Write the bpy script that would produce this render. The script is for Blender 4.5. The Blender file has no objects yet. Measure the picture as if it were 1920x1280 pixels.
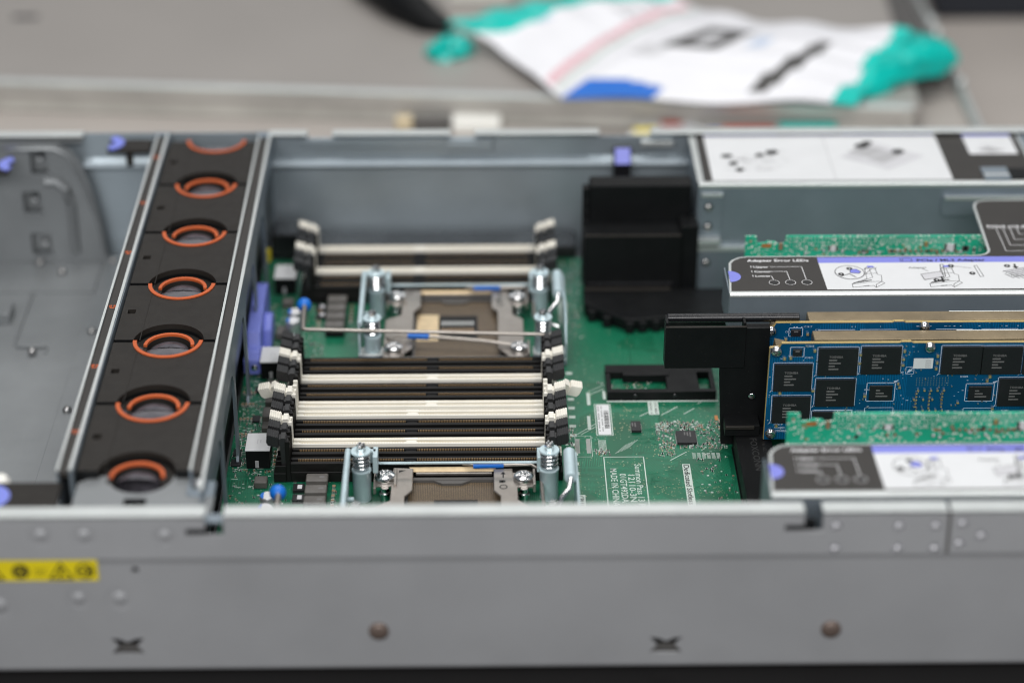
import bpy, math, random
from mathutils import Vector, Matrix
R = math.radians
S = 0.001                      # everything below is measured in millimetres
SC = bpy.context.scene
COL = SC.collection
random.seed(7)

# ------------------------------------------------------------------ camera
cam_d = bpy.data.cameras.new('camera')
cam = bpy.data.objects.new('camera', cam_d)
COL.objects.link(cam)
PITCH, YAW, ROLL = R(28.85), R(0.80), R(0.04)
fw = Vector((math.sin(YAW)*math.cos(PITCH), math.cos(YAW)*math.cos(PITCH), -math.sin(PITCH)))
rt = Vector((math.cos(YAW), -math.sin(YAW), 0)); up = rt.cross(fw)
r2 = rt*math.cos(ROLL)+up*math.sin(ROLL); u2 = -rt*math.sin(ROLL)+up*math.cos(ROLL)
m3 = Matrix((r2, u2, -fw)).transposed()
cam.matrix_world = Matrix.Translation(Vector((0, -873.15, 656.74))*S) @ m3.to_4x4()
cam_d.sensor_width = 36
cam_d.lens = 80.6
cam_d.clip_start = 0.01
cam_d.clip_end = 30
cam_d.dof.use_dof = True
cam_d.dof.focus_distance = 1.216
cam_d.dof.aperture_fstop = 2.75
cam_d.dof.aperture_blades = 9
SC.camera = cam

# ------------------------------------------------------------------ light
world = bpy.data.worlds.new('World'); SC.world = world; world.use_nodes = True
wn = world.node_tree.nodes; bg = wn['Background']
bg.inputs[0].default_value = (0.80, 0.88, 1.0, 1); bg.inputs[1].default_value = 0.16

def area(name, loc, aim, sx, sy, power, col=(1, 1, 1)):
    d = bpy.data.lights.new(name, 'AREA'); d.shape = 'RECTANGLE'; d.size = sx; d.size_y = sy
    d.energy = power; d.color = col
    o = bpy.data.objects.new(name, d); COL.objects.link(o); o.location = loc
    o.rotation_euler = (Vector(aim)-Vector(loc)).to_track_quat('-Z', 'Y').to_euler()
    return o
area('ceiling_and_fill_lamp', (-0.35, 0.55, 2.0), (-0.1, 0.3, 0), 1.5, 0.5, 18.5, (1, 0.985, 0.96))
area('ceiling_and_fill_lamp', (0.75, 0.15, 2.0), (0.1, 0.2, 0), 1.2, 0.4, 13, (1, 0.985, 0.96))
area('ceiling_and_fill_lamp', (-0.2, -1.75, 1.55), (0, 0.1, 0), 2.2, 0.7, 50, (1, 0.99, 0.985))  # added fill lamp from the front, brightens the near wall
area('ceiling_and_fill_lamp', (0.1, 2.5, 1.75), (0, 0.3, 0), 2.6, 0.7, 9, (1, 0.985, 0.96))  # added back lamp, gives upward faces a glancing sheen
SC.view_settings.view_transform = 'Standard'
SC.view_settings.look = 'None'
SC.view_settings.exposure = 0.0
SC.view_settings.gamma = 1.0
SC.view_settings.use_curve_mapping = False
SC.cycles.use_denoising = True
SC.cycles.pixel_filter_type = 'BLACKMAN_HARRIS'
SC.cycles.filter_width = 1.0
SC.cycles.use_adaptive_sampling = False
SC.cycles.sample_clamp_indirect = 4.0
SC.cycles.caustics_reflective = False
SC.cycles.caustics_refractive = False
SC.cycles.max_bounces = 8

# ------------------------------------------------------------------ materials
def mat(name, col, rough=.5, metal=0., var=0., vs=30., bump=0., bs=900., spec=.5, coat=0., emit=0, dust=0., rv=.0):
    m = bpy.data.materials.new(name); m.use_nodes = True
    nt = m.node_tree; N = nt.nodes; L = nt.links; p = N['Principled BSDF']
    c = (*col, 1)
    p.inputs['Base Color'].default_value = c
    p.inputs['Roughness'].default_value = rough
    p.inputs['Metallic'].default_value = metal
    p.inputs['Specular IOR Level'].default_value = spec
    p.inputs['Coat Weight'].default_value = coat
    if var or dust or rv or bump:
        tc = N.new('ShaderNodeTexCoord')
    last = None
    if var:
        n = N.new('ShaderNodeTexNoise'); n.inputs['Scale'].default_value = vs; n.inputs['Detail'].default_value = 5
        n.inputs['Roughness'].default_value = .6
        L.new(tc.outputs['Object'], n.inputs['Vector'])
        r = N.new('ShaderNodeValToRGB')
        r.color_ramp.elements[0].position = .32; r.color_ramp.elements[1].position = .68
        r.color_ramp.elements[0].color = (*[max(0, x*(1-var)) for x in col], 1)
        r.color_ramp.elements[1].color = (*[min(1, x*(1+var)) for x in col], 1)
        L.new(n.outputs['Fac'], r.inputs[0]); last = r.outputs[0]
    if dust:
        n2 = N.new('ShaderNodeTexVoronoi'); n2.inputs['Scale'].default_value = 260
        L.new(tc.outputs['Object'], n2.inputs['Vector'])
        r2_ = N.new('ShaderNodeValToRGB'); r2_.color_ramp.elements[0].position = .03; r2_.color_ramp.elements[1].position = .07
        r2_.color_ramp.elements[0].color = (dust, dust, dust, 1); r2_.color_ramp.elements[1].color = (0, 0, 0, 1)
        L.new(n2.outputs['Distance'], r2_.inputs[0])
        mx = N.new('ShaderNodeMix'); mx.data_type = 'RGBA'
        L.new(r2_.outputs[0], mx.inputs[0])
        if last is not None: L.new(last, mx.inputs[6])
        else: mx.inputs[6].default_value = c
        mx.inputs[7].default_value = (.5, .5, .48, 1)
        last = mx.outputs[2]
    if last is not None: L.new(last, p.inputs['Base Color'])
    if rv:
        n3 = N.new('ShaderNodeTexNoise'); n3.inputs['Scale'].default_value = vs*1.7; n3.inputs['Detail'].default_value = 6
        L.new(tc.outputs['Object'], n3.inputs['Vector'])
        mr = N.new('ShaderNodeMapRange'); mr.inputs[1].default_value = .3; mr.inputs[2].default_value = .7
        mr.inputs[3].default_value = max(.02, rough-rv); mr.inputs[4].default_value = min(1, rough+rv)
        L.new(n3.outputs['Fac'], mr.inputs[0]); L.new(mr.outputs[0], p.inputs['Roughness'])
    if bump:
        n4 = N.new('ShaderNodeTexNoise'); n4.inputs['Scale'].default_value = bs; n4.inputs['Detail'].default_value = 3
        L.new(tc.outputs['Object'], n4.inputs['Vector'])
        b = N.new('ShaderNodeBump'); b.inputs['Strength'].default_value = bump; b.inputs['Distance'].default_value = .0004
        L.new(n4.outputs['Fac'], b.inputs['Height']); L.new(b.outputs[0], p.inputs['Normal'])
    return m

M = {}
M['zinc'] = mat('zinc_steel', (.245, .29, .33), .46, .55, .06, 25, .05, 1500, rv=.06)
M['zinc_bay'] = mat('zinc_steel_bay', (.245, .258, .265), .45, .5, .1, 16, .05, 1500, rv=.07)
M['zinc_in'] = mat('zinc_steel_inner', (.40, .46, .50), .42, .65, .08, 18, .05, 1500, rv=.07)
M['paint'] = mat('grey_steel', (.40, .405, .415), .5, .3, .05, 14, .06, 1800, rv=.05)
M['dimple'] = mat('pressed_steel', (.5, .5, .52), .45, .8)
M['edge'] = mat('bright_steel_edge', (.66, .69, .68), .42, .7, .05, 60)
M['black'] = mat('black_plastic', (.0055, .006, .0065), .46, 0, .15, 60, .12, 2200, rv=.06, dust=.06, spec=.2)
M['black_gloss'] = mat('black_plastic_smooth', (.010, .010, .012), .3, 0, .1, 60, .05, 900, rv=.06)
M['fanblack'] = mat('dark_brown_black_plastic', (.021, .0185, .016), .52, 0, .12, 80, .25, 2600, dust=.08, rv=.05, spec=.25)
M['strip'] = mat('black_print_strip', (.028, .025, .022), .5, 0, .1, 50)
M['orange'] = mat('orange_plastic', (.50, .095, .02), .5, 0, .06, 120, .04, 900)
M['grip'] = mat('smoked_plastic', (.075, .071, .083), .26, 0, .35, 160, .1, 300)
M['white_slot'] = mat('cream_plastic', (.79, .76, .68), .42, 0, .04, 60, .03, 900)
M['slotdark'] = mat('slot_groove', (.35, .29, .17), .5)
M['black_slot'] = mat('black_slot_plastic', (.007, .0066, .0062), .45, 0, .1, 90, spec=.25)
M['latch_black'] = mat('dark_latch_plastic', (.022, .022, .023), .42, 0, .1, 90)
M['bronze'] = mat('bronze_contact', (.55, .36, .18), .4, .6)
M['contact_pale'] = mat('pale_contact', (.58, .44, .22), .4, .5)
M['steel'] = mat('stainless_steel', (.35, .32, .29), .36, .75, .08, 120, .05, 1500, rv=.05)
M['screw'] = mat('screw_steel', (.36, .355, .35), .32, .9, .05, 80)
M['chrome'] = mat('polished_steel', (.72, .72, .72), .16, 1, .05, 80)
M['blue_zinc'] = mat('blue_zinc_steel', (.54, .67, .71), .36, .3, .08, 90, .06, 600, rv=.08)
M['blue_tip'] = mat('blue_sleeve', (.006, .15, .60), .4, 0, .05, 80)
M['peri'] = mat('periwinkle_plastic', (.19, .23, .68), .42, 0, .05, 60, .04, 900)
M['peri_print'] = mat('periwinkle_print', (.20, .22, .66), .45)
M['white_print'] = mat('white_print', (.78, .78, .79), .5, 0, .02, 40)
M['white_silk'] = mat('white_silkscreen', (.52, .60, .55), .55)
M['label_white'] = mat('white_label', (.68, .69, .70), .45, 0, .02, 60)
M['black_print'] = mat('black_print', (.012, .012, .012), .5)
M['grey_print'] = mat('grey_print', (.42, .42, .43), .5)
M['lgrey_print'] = mat('pale_grey_print', (.58, .58, .6), .5)
M['chip'] = mat('chip_epoxy', (.013, .013, .015), .4, 0, .12, 90, .08, 2500)
M['faint_text'] = mat('faint_moulded_text', (.022, .022, .023), .55)
M['chip_text'] = mat('chip_marking', (.15, .145, .145), .5)
M['choke'] = mat('ferrite_grey', (.105, .098, .09), .5, 0, .15, 120, .1, 1500)
M['tin'] = mat('tinned_solder', (.62, .62, .60), .3, .9)
M['brown_cap'] = mat('ceramic_tan', (.30, .20, .115), .45)
M['via'] = mat('via_gold', (.42, .42, .27), .4, .4)
M['trace'] = mat('pcb_trace', (.012, .19, .10), .4)
M['gold'] = mat('gold_edge', (.55, .41, .17), .4, .45, .1, 60)
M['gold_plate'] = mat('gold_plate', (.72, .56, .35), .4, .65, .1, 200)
M['copper_pad'] = mat('copper_pad', (.55, .22, .07), .4, .3)
M['brass_bar'] = mat('bronze_bar', (.30, .235, .145), .38, .7, .3, 22, .1, 1500, rv=.1)
M['yellow'] = mat('yellow_label', (.74, .60, .012), .5)
M['brown_plug'] = mat('brown_plug', (.16, .12, .10), .4, .3)
M['silver_can'] = mat('aluminium_can', (.62, .63, .64), .3, .7)
M['foam'] = mat('white_foam', (.8, .79, .74), .8)
M['table'] = mat('bench_laminate', (.40, .365, .335), .5, 0, .04, 6, .03, 500)
M['lid'] = mat('grey_lid', (.36, .335, .312), .42, .25, .05, 5, .03, 500)
M['lid_edge'] = mat('pale_lid_edge', (.53, .52, .48), .4, .3, .25, 9)
M['mat'] = mat('black_mat', (.005, .0045, .0045), .65, 0, .1, 30, .1, 900, spec=.2)
M['teal'] = mat('teal_film', (.0, .50, .43), .3, 0, .1, 20)
M['bag_white'] = mat('white_film', (.80, .80, .83), .35, 0, .02, 20)
M['bag_pink'] = mat('pink_print', (.70, .42, .46), .4)
M['bag_grey'] = mat('grey_green_print', (.52, .58, .54), .4)
M['bag_blue'] = mat('blue_print', (.0, .13, .55), .4)
M['bag_dark'] = mat('dark_print', (.05, .048, .045), .4)
M['bag_pale'] = mat('pale_blue_print', (.50, .58, .72), .4)
M['navy'] = mat('navy_plastic', (.010, .013, .02), .5)
M['greyband'] = mat('dark_grey_steel', (.115, .11, .105), .45, .3)
M['red'] = mat('red_print', (.5, .08, .05), .5)
M['cream'] = mat('cream_card', (.6, .5, .33), .6)

def pcb(name, dark, light, scale, rough=.32, dots=None, coat=.0):
    m = bpy.data.materials.new(name); m.use_nodes = True
    nt = m.node_tree; N = nt.nodes; L = nt.links; p = N['Principled BSDF']
    tc = N.new('ShaderNodeTexCoord')
    # routed copper under the solder mask: two bands of parallel runs, patched by cells
    def wave(rot, sc, dist):
        mp = N.new('ShaderNodeMapping'); mp.inputs['Rotation'].default_value = (0, 0, rot)
        L.new(tc.outputs['Object'], mp.inputs['Vector'])
        w = N.new('ShaderNodeTexWave'); w.inputs['Scale'].default_value = sc; w.inputs['Distortion'].default_value = dist
        w.inputs['Detail'].default_value = 1; w.inputs['Detail Scale'].default_value = .15
        L.new(mp.outputs[0], w.inputs['Vector']); return w.outputs['Fac']
    a = wave(0, scale, 1.5); b = wave(R(90), scale*.8, 1.5); d = wave(R(45), scale*.9, .5)
    v = N.new('ShaderNodeTexVoronoi'); v.inputs['Scale'].default_value = scale*.16; v.distance = 'CHEBYCHEV'
    L.new(tc.outputs['Object'], v.inputs['Vector'])
    sp = N.new('ShaderNodeSeparateColor'); L.new(v.outputs['Color'], sp.inputs[0])
    def gt(x, t):
        q = N.new('ShaderNodeMath'); q.operation = 'GREATER_THAN'; L.new(x, q.inputs[0]); q.inputs[1].default_value = t; return q.outputs[0]
    def mixf(f, x, y):
        q = N.new('ShaderNodeMix'); L.new(f, q.inputs[0]); L.new(x, q.inputs[2]); L.new(y, q.inputs[3]); return q.outputs[0]
    w = mixf(gt(sp.outputs[0], .45), a, b); w = mixf(gt(sp.outputs[1], .7), w, d)
    th = gt(w, .62)
    on = N.new('ShaderNodeMath'); on.operation = 'MULTIPLY'; L.new(th, on.inputs[0]); L.new(gt(sp.outputs[2], .3), on.inputs[1])
    nz = N.new('ShaderNodeTexNoise'); nz.inputs['Scale'].default_value = 25; nz.inputs['Detail'].default_value = 4
    L.new(tc.outputs['Object'], nz.inputs['Vector'])
    mx = N.new('ShaderNodeMix'); mx.data_type = 'RGBA'
    L.new(on.outputs[0], mx.inputs[0]); mx.inputs[6].default_value = (*dark, 1); mx.inputs[7].default_value = (*light, 1)
    m2 = N.new('ShaderNodeMix'); m2.data_type = 'RGBA'; m2.blend_type = 'MULTIPLY'; m2.inputs[0].default_value = .5
    L.new(mx.outputs[2], m2.inputs[6])
    rp = N.new('ShaderNodeValToRGB'); rp.color_ramp.elements[0].color = (.55, .55, .55, 1); rp.color_ramp.elements[0].position = .3
    rp.color_ramp.elements[1].color = (1.3, 1.3, 1.3, 1); rp.color_ramp.elements[1].position = .7
    L.new(nz.outputs['Fac'], rp.inputs[0]); L.new(rp.outputs[0], m2.inputs[7])
    out = m2.outputs[2]
    if dots:
        v2 = N.new('ShaderNodeTexVoronoi'); v2.inputs['Scale'].default_value = dots[0]
        L.new(tc.outputs['Object'], v2.inputs['Vector'])
        s2 = N.new('ShaderNodeSeparateColor'); L.new(v2.outputs['Color'], s2.inputs[0])
        lt = N.new('ShaderNodeMath'); lt.operation = 'LESS_THAN'; L.new(v2.outputs['Distance'], lt.inputs[0]); lt.inputs[1].default_value = dots[1]
        ml = N.new('ShaderNodeMath'); ml.operation = 'MULTIPLY'; L.new(lt.outputs[0], ml.inputs[0]); L.new(gt(s2.outputs[0], dots[2]), ml.inputs[1])
        m3_ = N.new('ShaderNodeMix'); m3_.data_type = 'RGBA'; L.new(ml.outputs[0], m3_.inputs[0]); L.new(out, m3_.inputs[6]); m3_.inputs[7].default_value = (*dots[3], 1)
        out = m3_.outputs[2]
    L.new(out, p.inputs['Base Color'])
    p.inputs['Roughness'].default_value = rough
    bp = N.new('ShaderNodeBump'); bp.inputs['Strength'].default_value = .25; bp.inputs['Distance'].default_value = .0001
    L.new(on.outputs[0], bp.inputs['Height']); L.new(bp.outputs[0], p.inputs['Normal'])
    return m
M['pcb'] = pcb('green_circuit_board', (.004, .105, .05), (.012, .18, .095), 330, .3, (420, .16, .8, (.28, .36, .26)))
M['pcb_riser'] = pcb('bright_green_circuit_board', (.02, .42, .25), (.05, .52, .34), 420, .35, (560, .34, .4, (.74, .78, .70)))
M['pcb_blue'] = pcb('blue_circuit_board', (.0015, .070, .17), (.003, .115, .27), 380, .3, (420, .14, .8, (.35, .42, .45)))

def pinfield_mat():
    m = bpy.data.materials.new('socket_pin_field'); m.use_nodes = True
    nt = m.node_tree; N = nt.nodes; L = nt.links; p = N['Principled BSDF']
    tc = N.new('ShaderNodeTexCoord')
    mp = N.new('ShaderNodeMapping'); mp.inputs['Scale'].default_value = (1000, 1000, 0)
    L.new(tc.outputs['Object'], mp.inputs['Vector'])
    b = N.new('ShaderNodeTexBrick'); b.offset = 0; b.inputs['Scale'].default_value = 1
    b.inputs['Brick Width'].default_value = .9; b.inputs['Row Height'].default_value = .9; b.inputs['Mortar Size'].default_value = .24
    b.inputs['Mortar Smooth'].default_value = .3
    b.inputs['Color1'].default_value = (.27, .20, .12, 1); b.inputs['Color2'].default_value = (.20, .15, .085, 1); b.inputs['Mortar'].default_value = (.045, .03, .02, 1)
    L.new(mp.outputs[0], b.inputs['Vector']); L.new(b.outputs['Color'], p.inputs['Base Color'])
    p.inputs['Roughness'].default_value = .45
    return m
M['pins'] = pinfield_mat()

# ------------------------------------------------------------------ mesh builder
class G:
    def __init__(s, m='zinc'):
        s.v = []; s.f = []; s.k = []; s.sm = []; s.names = []; s.m(m)
    def m(s, name):
        if name not in s.names: s.names.append(name)
        s.cur = s.names.index(name); return s
    def add(s, vs, fs, smooth=False):
        n = len(s.v); s.v += [tuple(p) for p in vs]
        for f in fs: s.f.append([n+i for i in f]); s.k.append(s.cur); s.sm.append(smooth)
        return s
    def box(s, x0, x1, y0, y1, z0, z1):
        if x0 > x1: x0, x1 = x1, x0
        if y0 > y1: y0, y1 = y1, y0
        if z0 > z1: z0, z1 = z1, z0
        v = [(x0,y0,z0),(x1,y0,z0),(x1,y1,z0),(x0,y1,z0),(x0,y0,z1),(x1,y0,z1),(x1,y1,z1),(x0,y1,z1)]
        return s.add(v, [(0,3,2,1),(4,5,6,7),(0,1,5,4),(1,2,6,5),(2,3,7,6),(3,0,4,7)])
    def rbox(s, c, size, mtx):
        x, y, z = [q/2 for q in size]
        v = [(-x,-y,-z),(x,-y,-z),(x,y,-z),(-x,y,-z),(-x,-y,z),(x,-y,z),(x,y,z),(-x,y,z)]
        v = [mtx @ Vector(q) + Vector(c) for q in v]
        return s.add(v, [(0,3,2,1),(4,5,6,7),(0,1,5,4),(1,2,6,5),(2,3,7,6),(3,0,4,7)])
    @staticmethod
    def ax(axis, a, b, c):
        return (a, b, c) if axis == 'z' else (a, c, b) if axis == 'y' else (c, a, b)
    def prism(s, pts, axis, a0, a1):
        n = len(pts)
        ar = sum(pts[i][0]*pts[(i+1) % n][1]-pts[(i+1) % n][0]*pts[i][1] for i in range(n))
        if (ar < 0) != (axis == 'y'): pts = pts[::-1]
        if a0 > a1: a0, a1 = a1, a0
        v = [s.ax(axis, p[0], p[1], a0) for p in pts]+[s.ax(axis, p[0], p[1], a1) for p in pts]
        f = [list(range(n-1, -1, -1)), list(range(n, 2*n))]+[(i, (i+1) % n, n+(i+1) % n, n+i) for i in range(n)]
        return s.add(v, f)
    def plate(s, outer, holes, axis, a0, a1):
        cu = bpy.data.curves.new('tmp', 'CURVE'); cu.dimensions = '2D'; cu.fill_mode = 'BOTH'; cu.extrude = abs(a1-a0)/2
        for ring in [outer]+list(holes):
            sp = cu.splines.new('POLY'); sp.points.add(len(ring)-1); sp.use_cyclic_u = True
            for q, p in zip(sp.points, ring): q.co = (p[0], p[1], 0, 1)
        s._curve(cu, lambda a, b, c: s.ax(axis, a, b, c+(a0+a1)/2), flip=(axis == 'y'))
        return s
    def _curve(s, cu, fn, flip=False):
        o = bpy.data.objects.new('tmp', cu); COL.objects.link(o)
        dg = bpy.context.evaluated_depsgraph_get()
        me = o.evaluated_get(dg).to_mesh()
        vs = [fn(*q.co) for q in me.vertices]; fs = [list(p.vertices) for p in me.polygons]
        if flip: fs = [f[::-1] for f in fs]
        s.add(vs, fs)
        bpy.data.objects.remove(o); bpy.data.curves.remove(cu)
    def text(s, body, size, o, ux, uy, width=None, align='LEFT', bold=0):
        cu = bpy.data.curves.new('tmp', 'FONT'); cu.body = body; cu.size = size; cu.align_x = align; cu.resolution_u = 2
        if bold: cu.offset = bold
        ob = bpy.data.objects.new('tmp', cu); COL.objects.link(ob)
        dg = bpy.context.evaluated_depsgraph_get(); dg.update()
        me = ob.evaluated_get(dg).to_mesh()
        xs = [q.co.x for q in me.vertices] or [0]
        k = width/(max(xs)-min(xs)) if width and max(xs) > min(xs) else 1
        ux = Vector(ux); uy = Vector(uy); o = Vector(o)
        vs = [o+ux*(q.co.x*k)+uy*q.co.y for q in me.vertices]; fs = [list(p.vertices) for p in me.polygons]
        s.add(vs, fs)
        bpy.data.objects.remove(ob); bpy.data.curves.remove(cu)
        return s
    def quad(s, a, b, c, d): return s.add([a, b, c, d], [(0, 1, 2, 3)])
    def sheet(s, pts, z):
        n = len(pts)
        ar = sum(pts[i][0]*pts[(i+1) % n][1]-pts[(i+1) % n][0]*pts[i][1] for i in range(n))
        if ar < 0: pts = pts[::-1]
        return s.add([(p[0], p[1], z) for p in pts], [list(range(n))])
    def rect(s, x0, x1, y0, y1, z): return s.sheet([(x0,y0),(x1,y0),(x1,y1),(x0,y1)], z)
    def rectY(s, x0, x1, z0, z1, y): return s.quad((x0,y,z0),(x1,y,z0),(x1,y,z1),(x0,y,z1))     # faces -Y
    def line(s, pts, w, fn):
        for (a, b) in zip(pts[:-1], pts[1:]):
            dx, dy = b[0]-a[0], b[1]-a[1]; l = math.hypot(dx, dy) or 1
            nx, ny = -dy/l*w/2, dx/l*w/2; ex, ey = dx/l*w/2, dy/l*w/2
            s.quad(fn(a[0]-nx-ex, a[1]-ny-ey), fn(b[0]-nx+ex, b[1]-ny+ey), fn(b[0]+nx+ex, b[1]+ny+ey), fn(a[0]+nx-ex, a[1]+ny-ey))
        return s
    def disc(s, c, r, fn, n=16, r0=0, a0=0, a1=360):
        full = abs(a1-a0-360) < 1e-6
        k = n+(0 if full else 1)
        A = [R(a0+(a1-a0)*i/n) for i in range(k)]
        if r0:
            v = [fn(c[0]+r*math.cos(a), c[1]+r*math.sin(a)) for a in A]+[fn(c[0]+r0*math.cos(a), c[1]+r0*math.sin(a)) for a in A]
            s.add(v, [(i, (i+1) % k, k+(i+1) % k, k+i) for i in range(k if full else k-1)])
        else:
            s.add([fn(c[0]+r*math.cos(a), c[1]+r*math.sin(a)) for a in A], [list(range(k))])
        return s
    def lathe(s, prof, c, axis='z', n=20, a0=0, a1=360, cap=True):
        full = abs(a1-a0-360) < 1e-6; k = n if full else n+1
        vs = []
        for (r, h) in prof:
            for i in range(k):
                a = R(a0+(a1-a0)*i/n); p = s.ax(axis, r*math.cos(a), r*math.sin(a), h)
                vs.append((c[0]+p[0], c[1]+p[1], c[2]+p[2]))
        fs = []
        for j in range(len(prof)-1):
            for i in range(k if full else k-1):
                q = (j*k+i, j*k+(i+1) % k, (j+1)*k+(i+1) % k, (j+1)*k+i)
                fs.append(q[::-1] if axis == 'y' else q)
        s.add(vs, fs, True)
        if cap and full:
            top = list(range((len(prof)-1)*k, len(prof)*k)); bot = list(range(k))[::-1]
            if axis == 'y': top, bot = top[::-1], bot[::-1]
            base = len(s.v)-len(vs)
            for f in (top, bot): s.f.append([base+i for i in f]); s.k.append(s.cur); s.sm.append(False)
        return s
    def cyl(s, c, r, h, axis='z', n=20): return s.lathe([(r, 0), (r, h)], c, axis, n)
    def arc(s, cx, cy, r0, r1, a0, a1, z0, z1, n=24):
        k = n+1; vs = []
        for z in (z0, z1):
            for r in (r0, r1):
                for i in range(k):
                    a = R(a0+(a1-a0)*i/n); vs.append((cx+r*math.cos(a), cy+r*math.sin(a), z))
        I = lambda lz, lr, i: (lz*2+lr)*k+i
        fs = []
        for i in range(n):
            fs += [(I(1,0,i), I(1,1,i), I(1,1,i+1), I(1,0,i+1)), (I(0,0,i), I(0,0,i+1), I(0,1,i+1), I(0,1,i)),
                   (I(0,1,i), I(0,1,i+1), I(1,1,i+1), I(1,1,i)), (I(0,0,i+1), I(0,0,i), I(1,0,i), I(1,0,i+1))]
        fs += [(I(0,0,0), I(0,1,0), I(1,1,0), I(1,0,0)), (I(0,1,n), I(0,0,n), I(1,0,n), I(1,1,n))]
        return s.add(vs, fs, True)
    def tube(s, path, r, n=8, cap=True):
        P = [Vector(p) for p in path]; rr = r if isinstance(r, (list, tuple)) else [r]*len(P)
        vs = []; up = Vector((0, 0, 1))
        for i, p in enumerate(P):
            t = (P[min(i+1, len(P)-1)]-P[max(i-1, 0)]).normalized()
            a = t.cross(up)
            if a.length < .05: a = t.cross(Vector((0, 1, 0)))
            a.normalize(); b = a.cross(t)
            for j in range(n):
                q = 2*math.pi*j/n; vs.append(p+(a*math.cos(q)+b*math.sin(q))*rr[i])
        fs = [(i*n+j, (i+1)*n+j, (i+1)*n+(j+1) % n, i*n+(j+1) % n) for i in range(len(P)-1) for j in range(n)]
        s.add(vs, fs, True)
        if cap:
            base = len(s.v)-len(vs)
            for f in ([base+j for j in range(n)], [base+(len(P)-1)*n+j for j in range(n-1, -1, -1)]):
                s.f.append(f); s.k.append(s.cur); s.sm.append(False)
        return s
    def dome(s, c, r, h, axis='y', sign=-1, n=16):
        prof = [(r*math.cos(a), sign*h*math.sin(a)) for a in [R(x) for x in (0, 20, 40, 60, 78, 88)]]
        return s.lathe(prof, c, axis, n) if sign > 0 else s.lathe(prof, c, axis, n)

ORG = {}
def obj(name, g, parent=None, loc=None, bevel=0., label=None, seg=1, stuff=False):
    o3 = Vector(ORG[parent.name]) if parent else Vector(loc or (0, 0, 0))
    me = bpy.data.meshes.new(name)
    me.from_pydata([((p[0]-o3.x)*S, (p[1]-o3.y)*S, (p[2]-o3.z)*S) for p in g.v], [], g.f)
    for nme in g.names: me.materials.append(M[nme])
    me.polygons.foreach_set('material_index', g.k)
    me.polygons.foreach_set('use_smooth', [True]*len(g.f) if any(g.sm) else [False]*len(g.f))
    me.update()
    if any(g.sm): me.set_sharp_from_angle(angle=R(38))
    o = bpy.data.objects.new(name, me); COL.objects.link(o)
    if parent: o.parent = parent
    else: o.location = o3*S
    ORG[o.name] = tuple(o3)
    if bevel:
        b = o.modifiers.new('bevel', 'BEVEL'); b.width = bevel*S; b.segments = seg; b.limit_method = 'ANGLE'; b.angle_limit = R(40)
    if label: o['label'] = label
    if stuff: o['kind'] = 'stuff'
    return o
def thing(name, label, cat, loc, group=None):
    o = bpy.data.objects.new(name, None); COL.objects.link(o); o.location = Vector(loc)*S; o.empty_display_size = .01
    ORG[o.name] = tuple(loc); tag(o, label, cat, group); return o
def tag(o, label, cat, group=None):
    o['label'] = label; o['category'] = cat
    if group: o['group'] = group
    return o
def dup(o, parent=None, off=(0, 0, 0), src_children=True):
    c = o.copy(); COL.objects.link(c)
    if parent: c.parent = parent
    c.location = o.location+Vector(off)*S
    ORG[c.name] = ORG[o.name]
    if src_children:
        for ch in list(o.children):
            dup(ch, c)
    return c
def top(z): return lambda u, v: (u, v, z)
def rnd(a, b): return random.uniform(a, b)
def circle(cx, cy, r, n=20, a0=0, a1=360):
    full = a1-a0 == 360
    return [(cx+r*math.cos(R(a0+(a1-a0)*i/n)), cy+r*math.sin(R(a0+(a1-a0)*i/n))) for i in range(n if full else n+1)]
def rrect(x0, x1, y0, y1, r, n=5):
    p = []
    for cx, cy, a in ((x1-r, y1-r, 0), (x0+r, y1-r, 90), (x0+r, y0+r, 180), (x1-r, y0+r, 270)):
        p += [(cx+r*math.cos(R(a+90*i/n)), cy+r*math.sin(R(a+90*i/n))) for i in range(n+1)]
    return p

# ================================================================== SETTING
g = G('table'); g.box(-1400, 356, -500, 2200, -30, -3)
o = obj('tabletop', g, loc=(0, 0, -30)); o['kind'] = 'structure'
g = G('table'); g.box(358, 1900, -500, 2200, -90, -60)
o = obj('floor', g, loc=(800, 0, -90)); o['kind'] = 'structure'
g = G('mat'); g.box(-700, 352, -420, 436, -2.8, -.4)
o = obj('bench_mat', g, loc=(0, 0, -3), bevel=.5); tag(o, 'black mat under the front edge of the grey server chassis', 'mat')

# ================================================================== CHASSIS
ch = thing('server_chassis', 'open grey steel server chassis with long side wall facing the camera', 'server chassis', (0, 217, 0))
XL, XR = -430, 352
# floor pan
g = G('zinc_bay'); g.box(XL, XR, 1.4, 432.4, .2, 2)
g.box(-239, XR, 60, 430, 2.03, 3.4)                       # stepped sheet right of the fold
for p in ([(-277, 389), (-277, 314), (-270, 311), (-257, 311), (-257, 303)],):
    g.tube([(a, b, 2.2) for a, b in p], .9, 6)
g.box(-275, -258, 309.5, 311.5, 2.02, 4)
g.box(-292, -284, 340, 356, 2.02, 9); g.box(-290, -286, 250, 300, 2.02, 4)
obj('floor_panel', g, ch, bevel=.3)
g = G('chrome')
sc0 = None
for (x, y) in ((-263, 405), (-264.5, 303), (-233, 327), (-233.4, 235), (-233, 420), (-279, 418)):
    gg = G('screw'); gg.lathe([(2.6, 2.1), (2.6, 3.2), (2.0, 4.4), (1.2, 4.9), (.4, 5)], (x, y, 1.4), 'z', 14)
    obj('screw', gg, ch)
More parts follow.
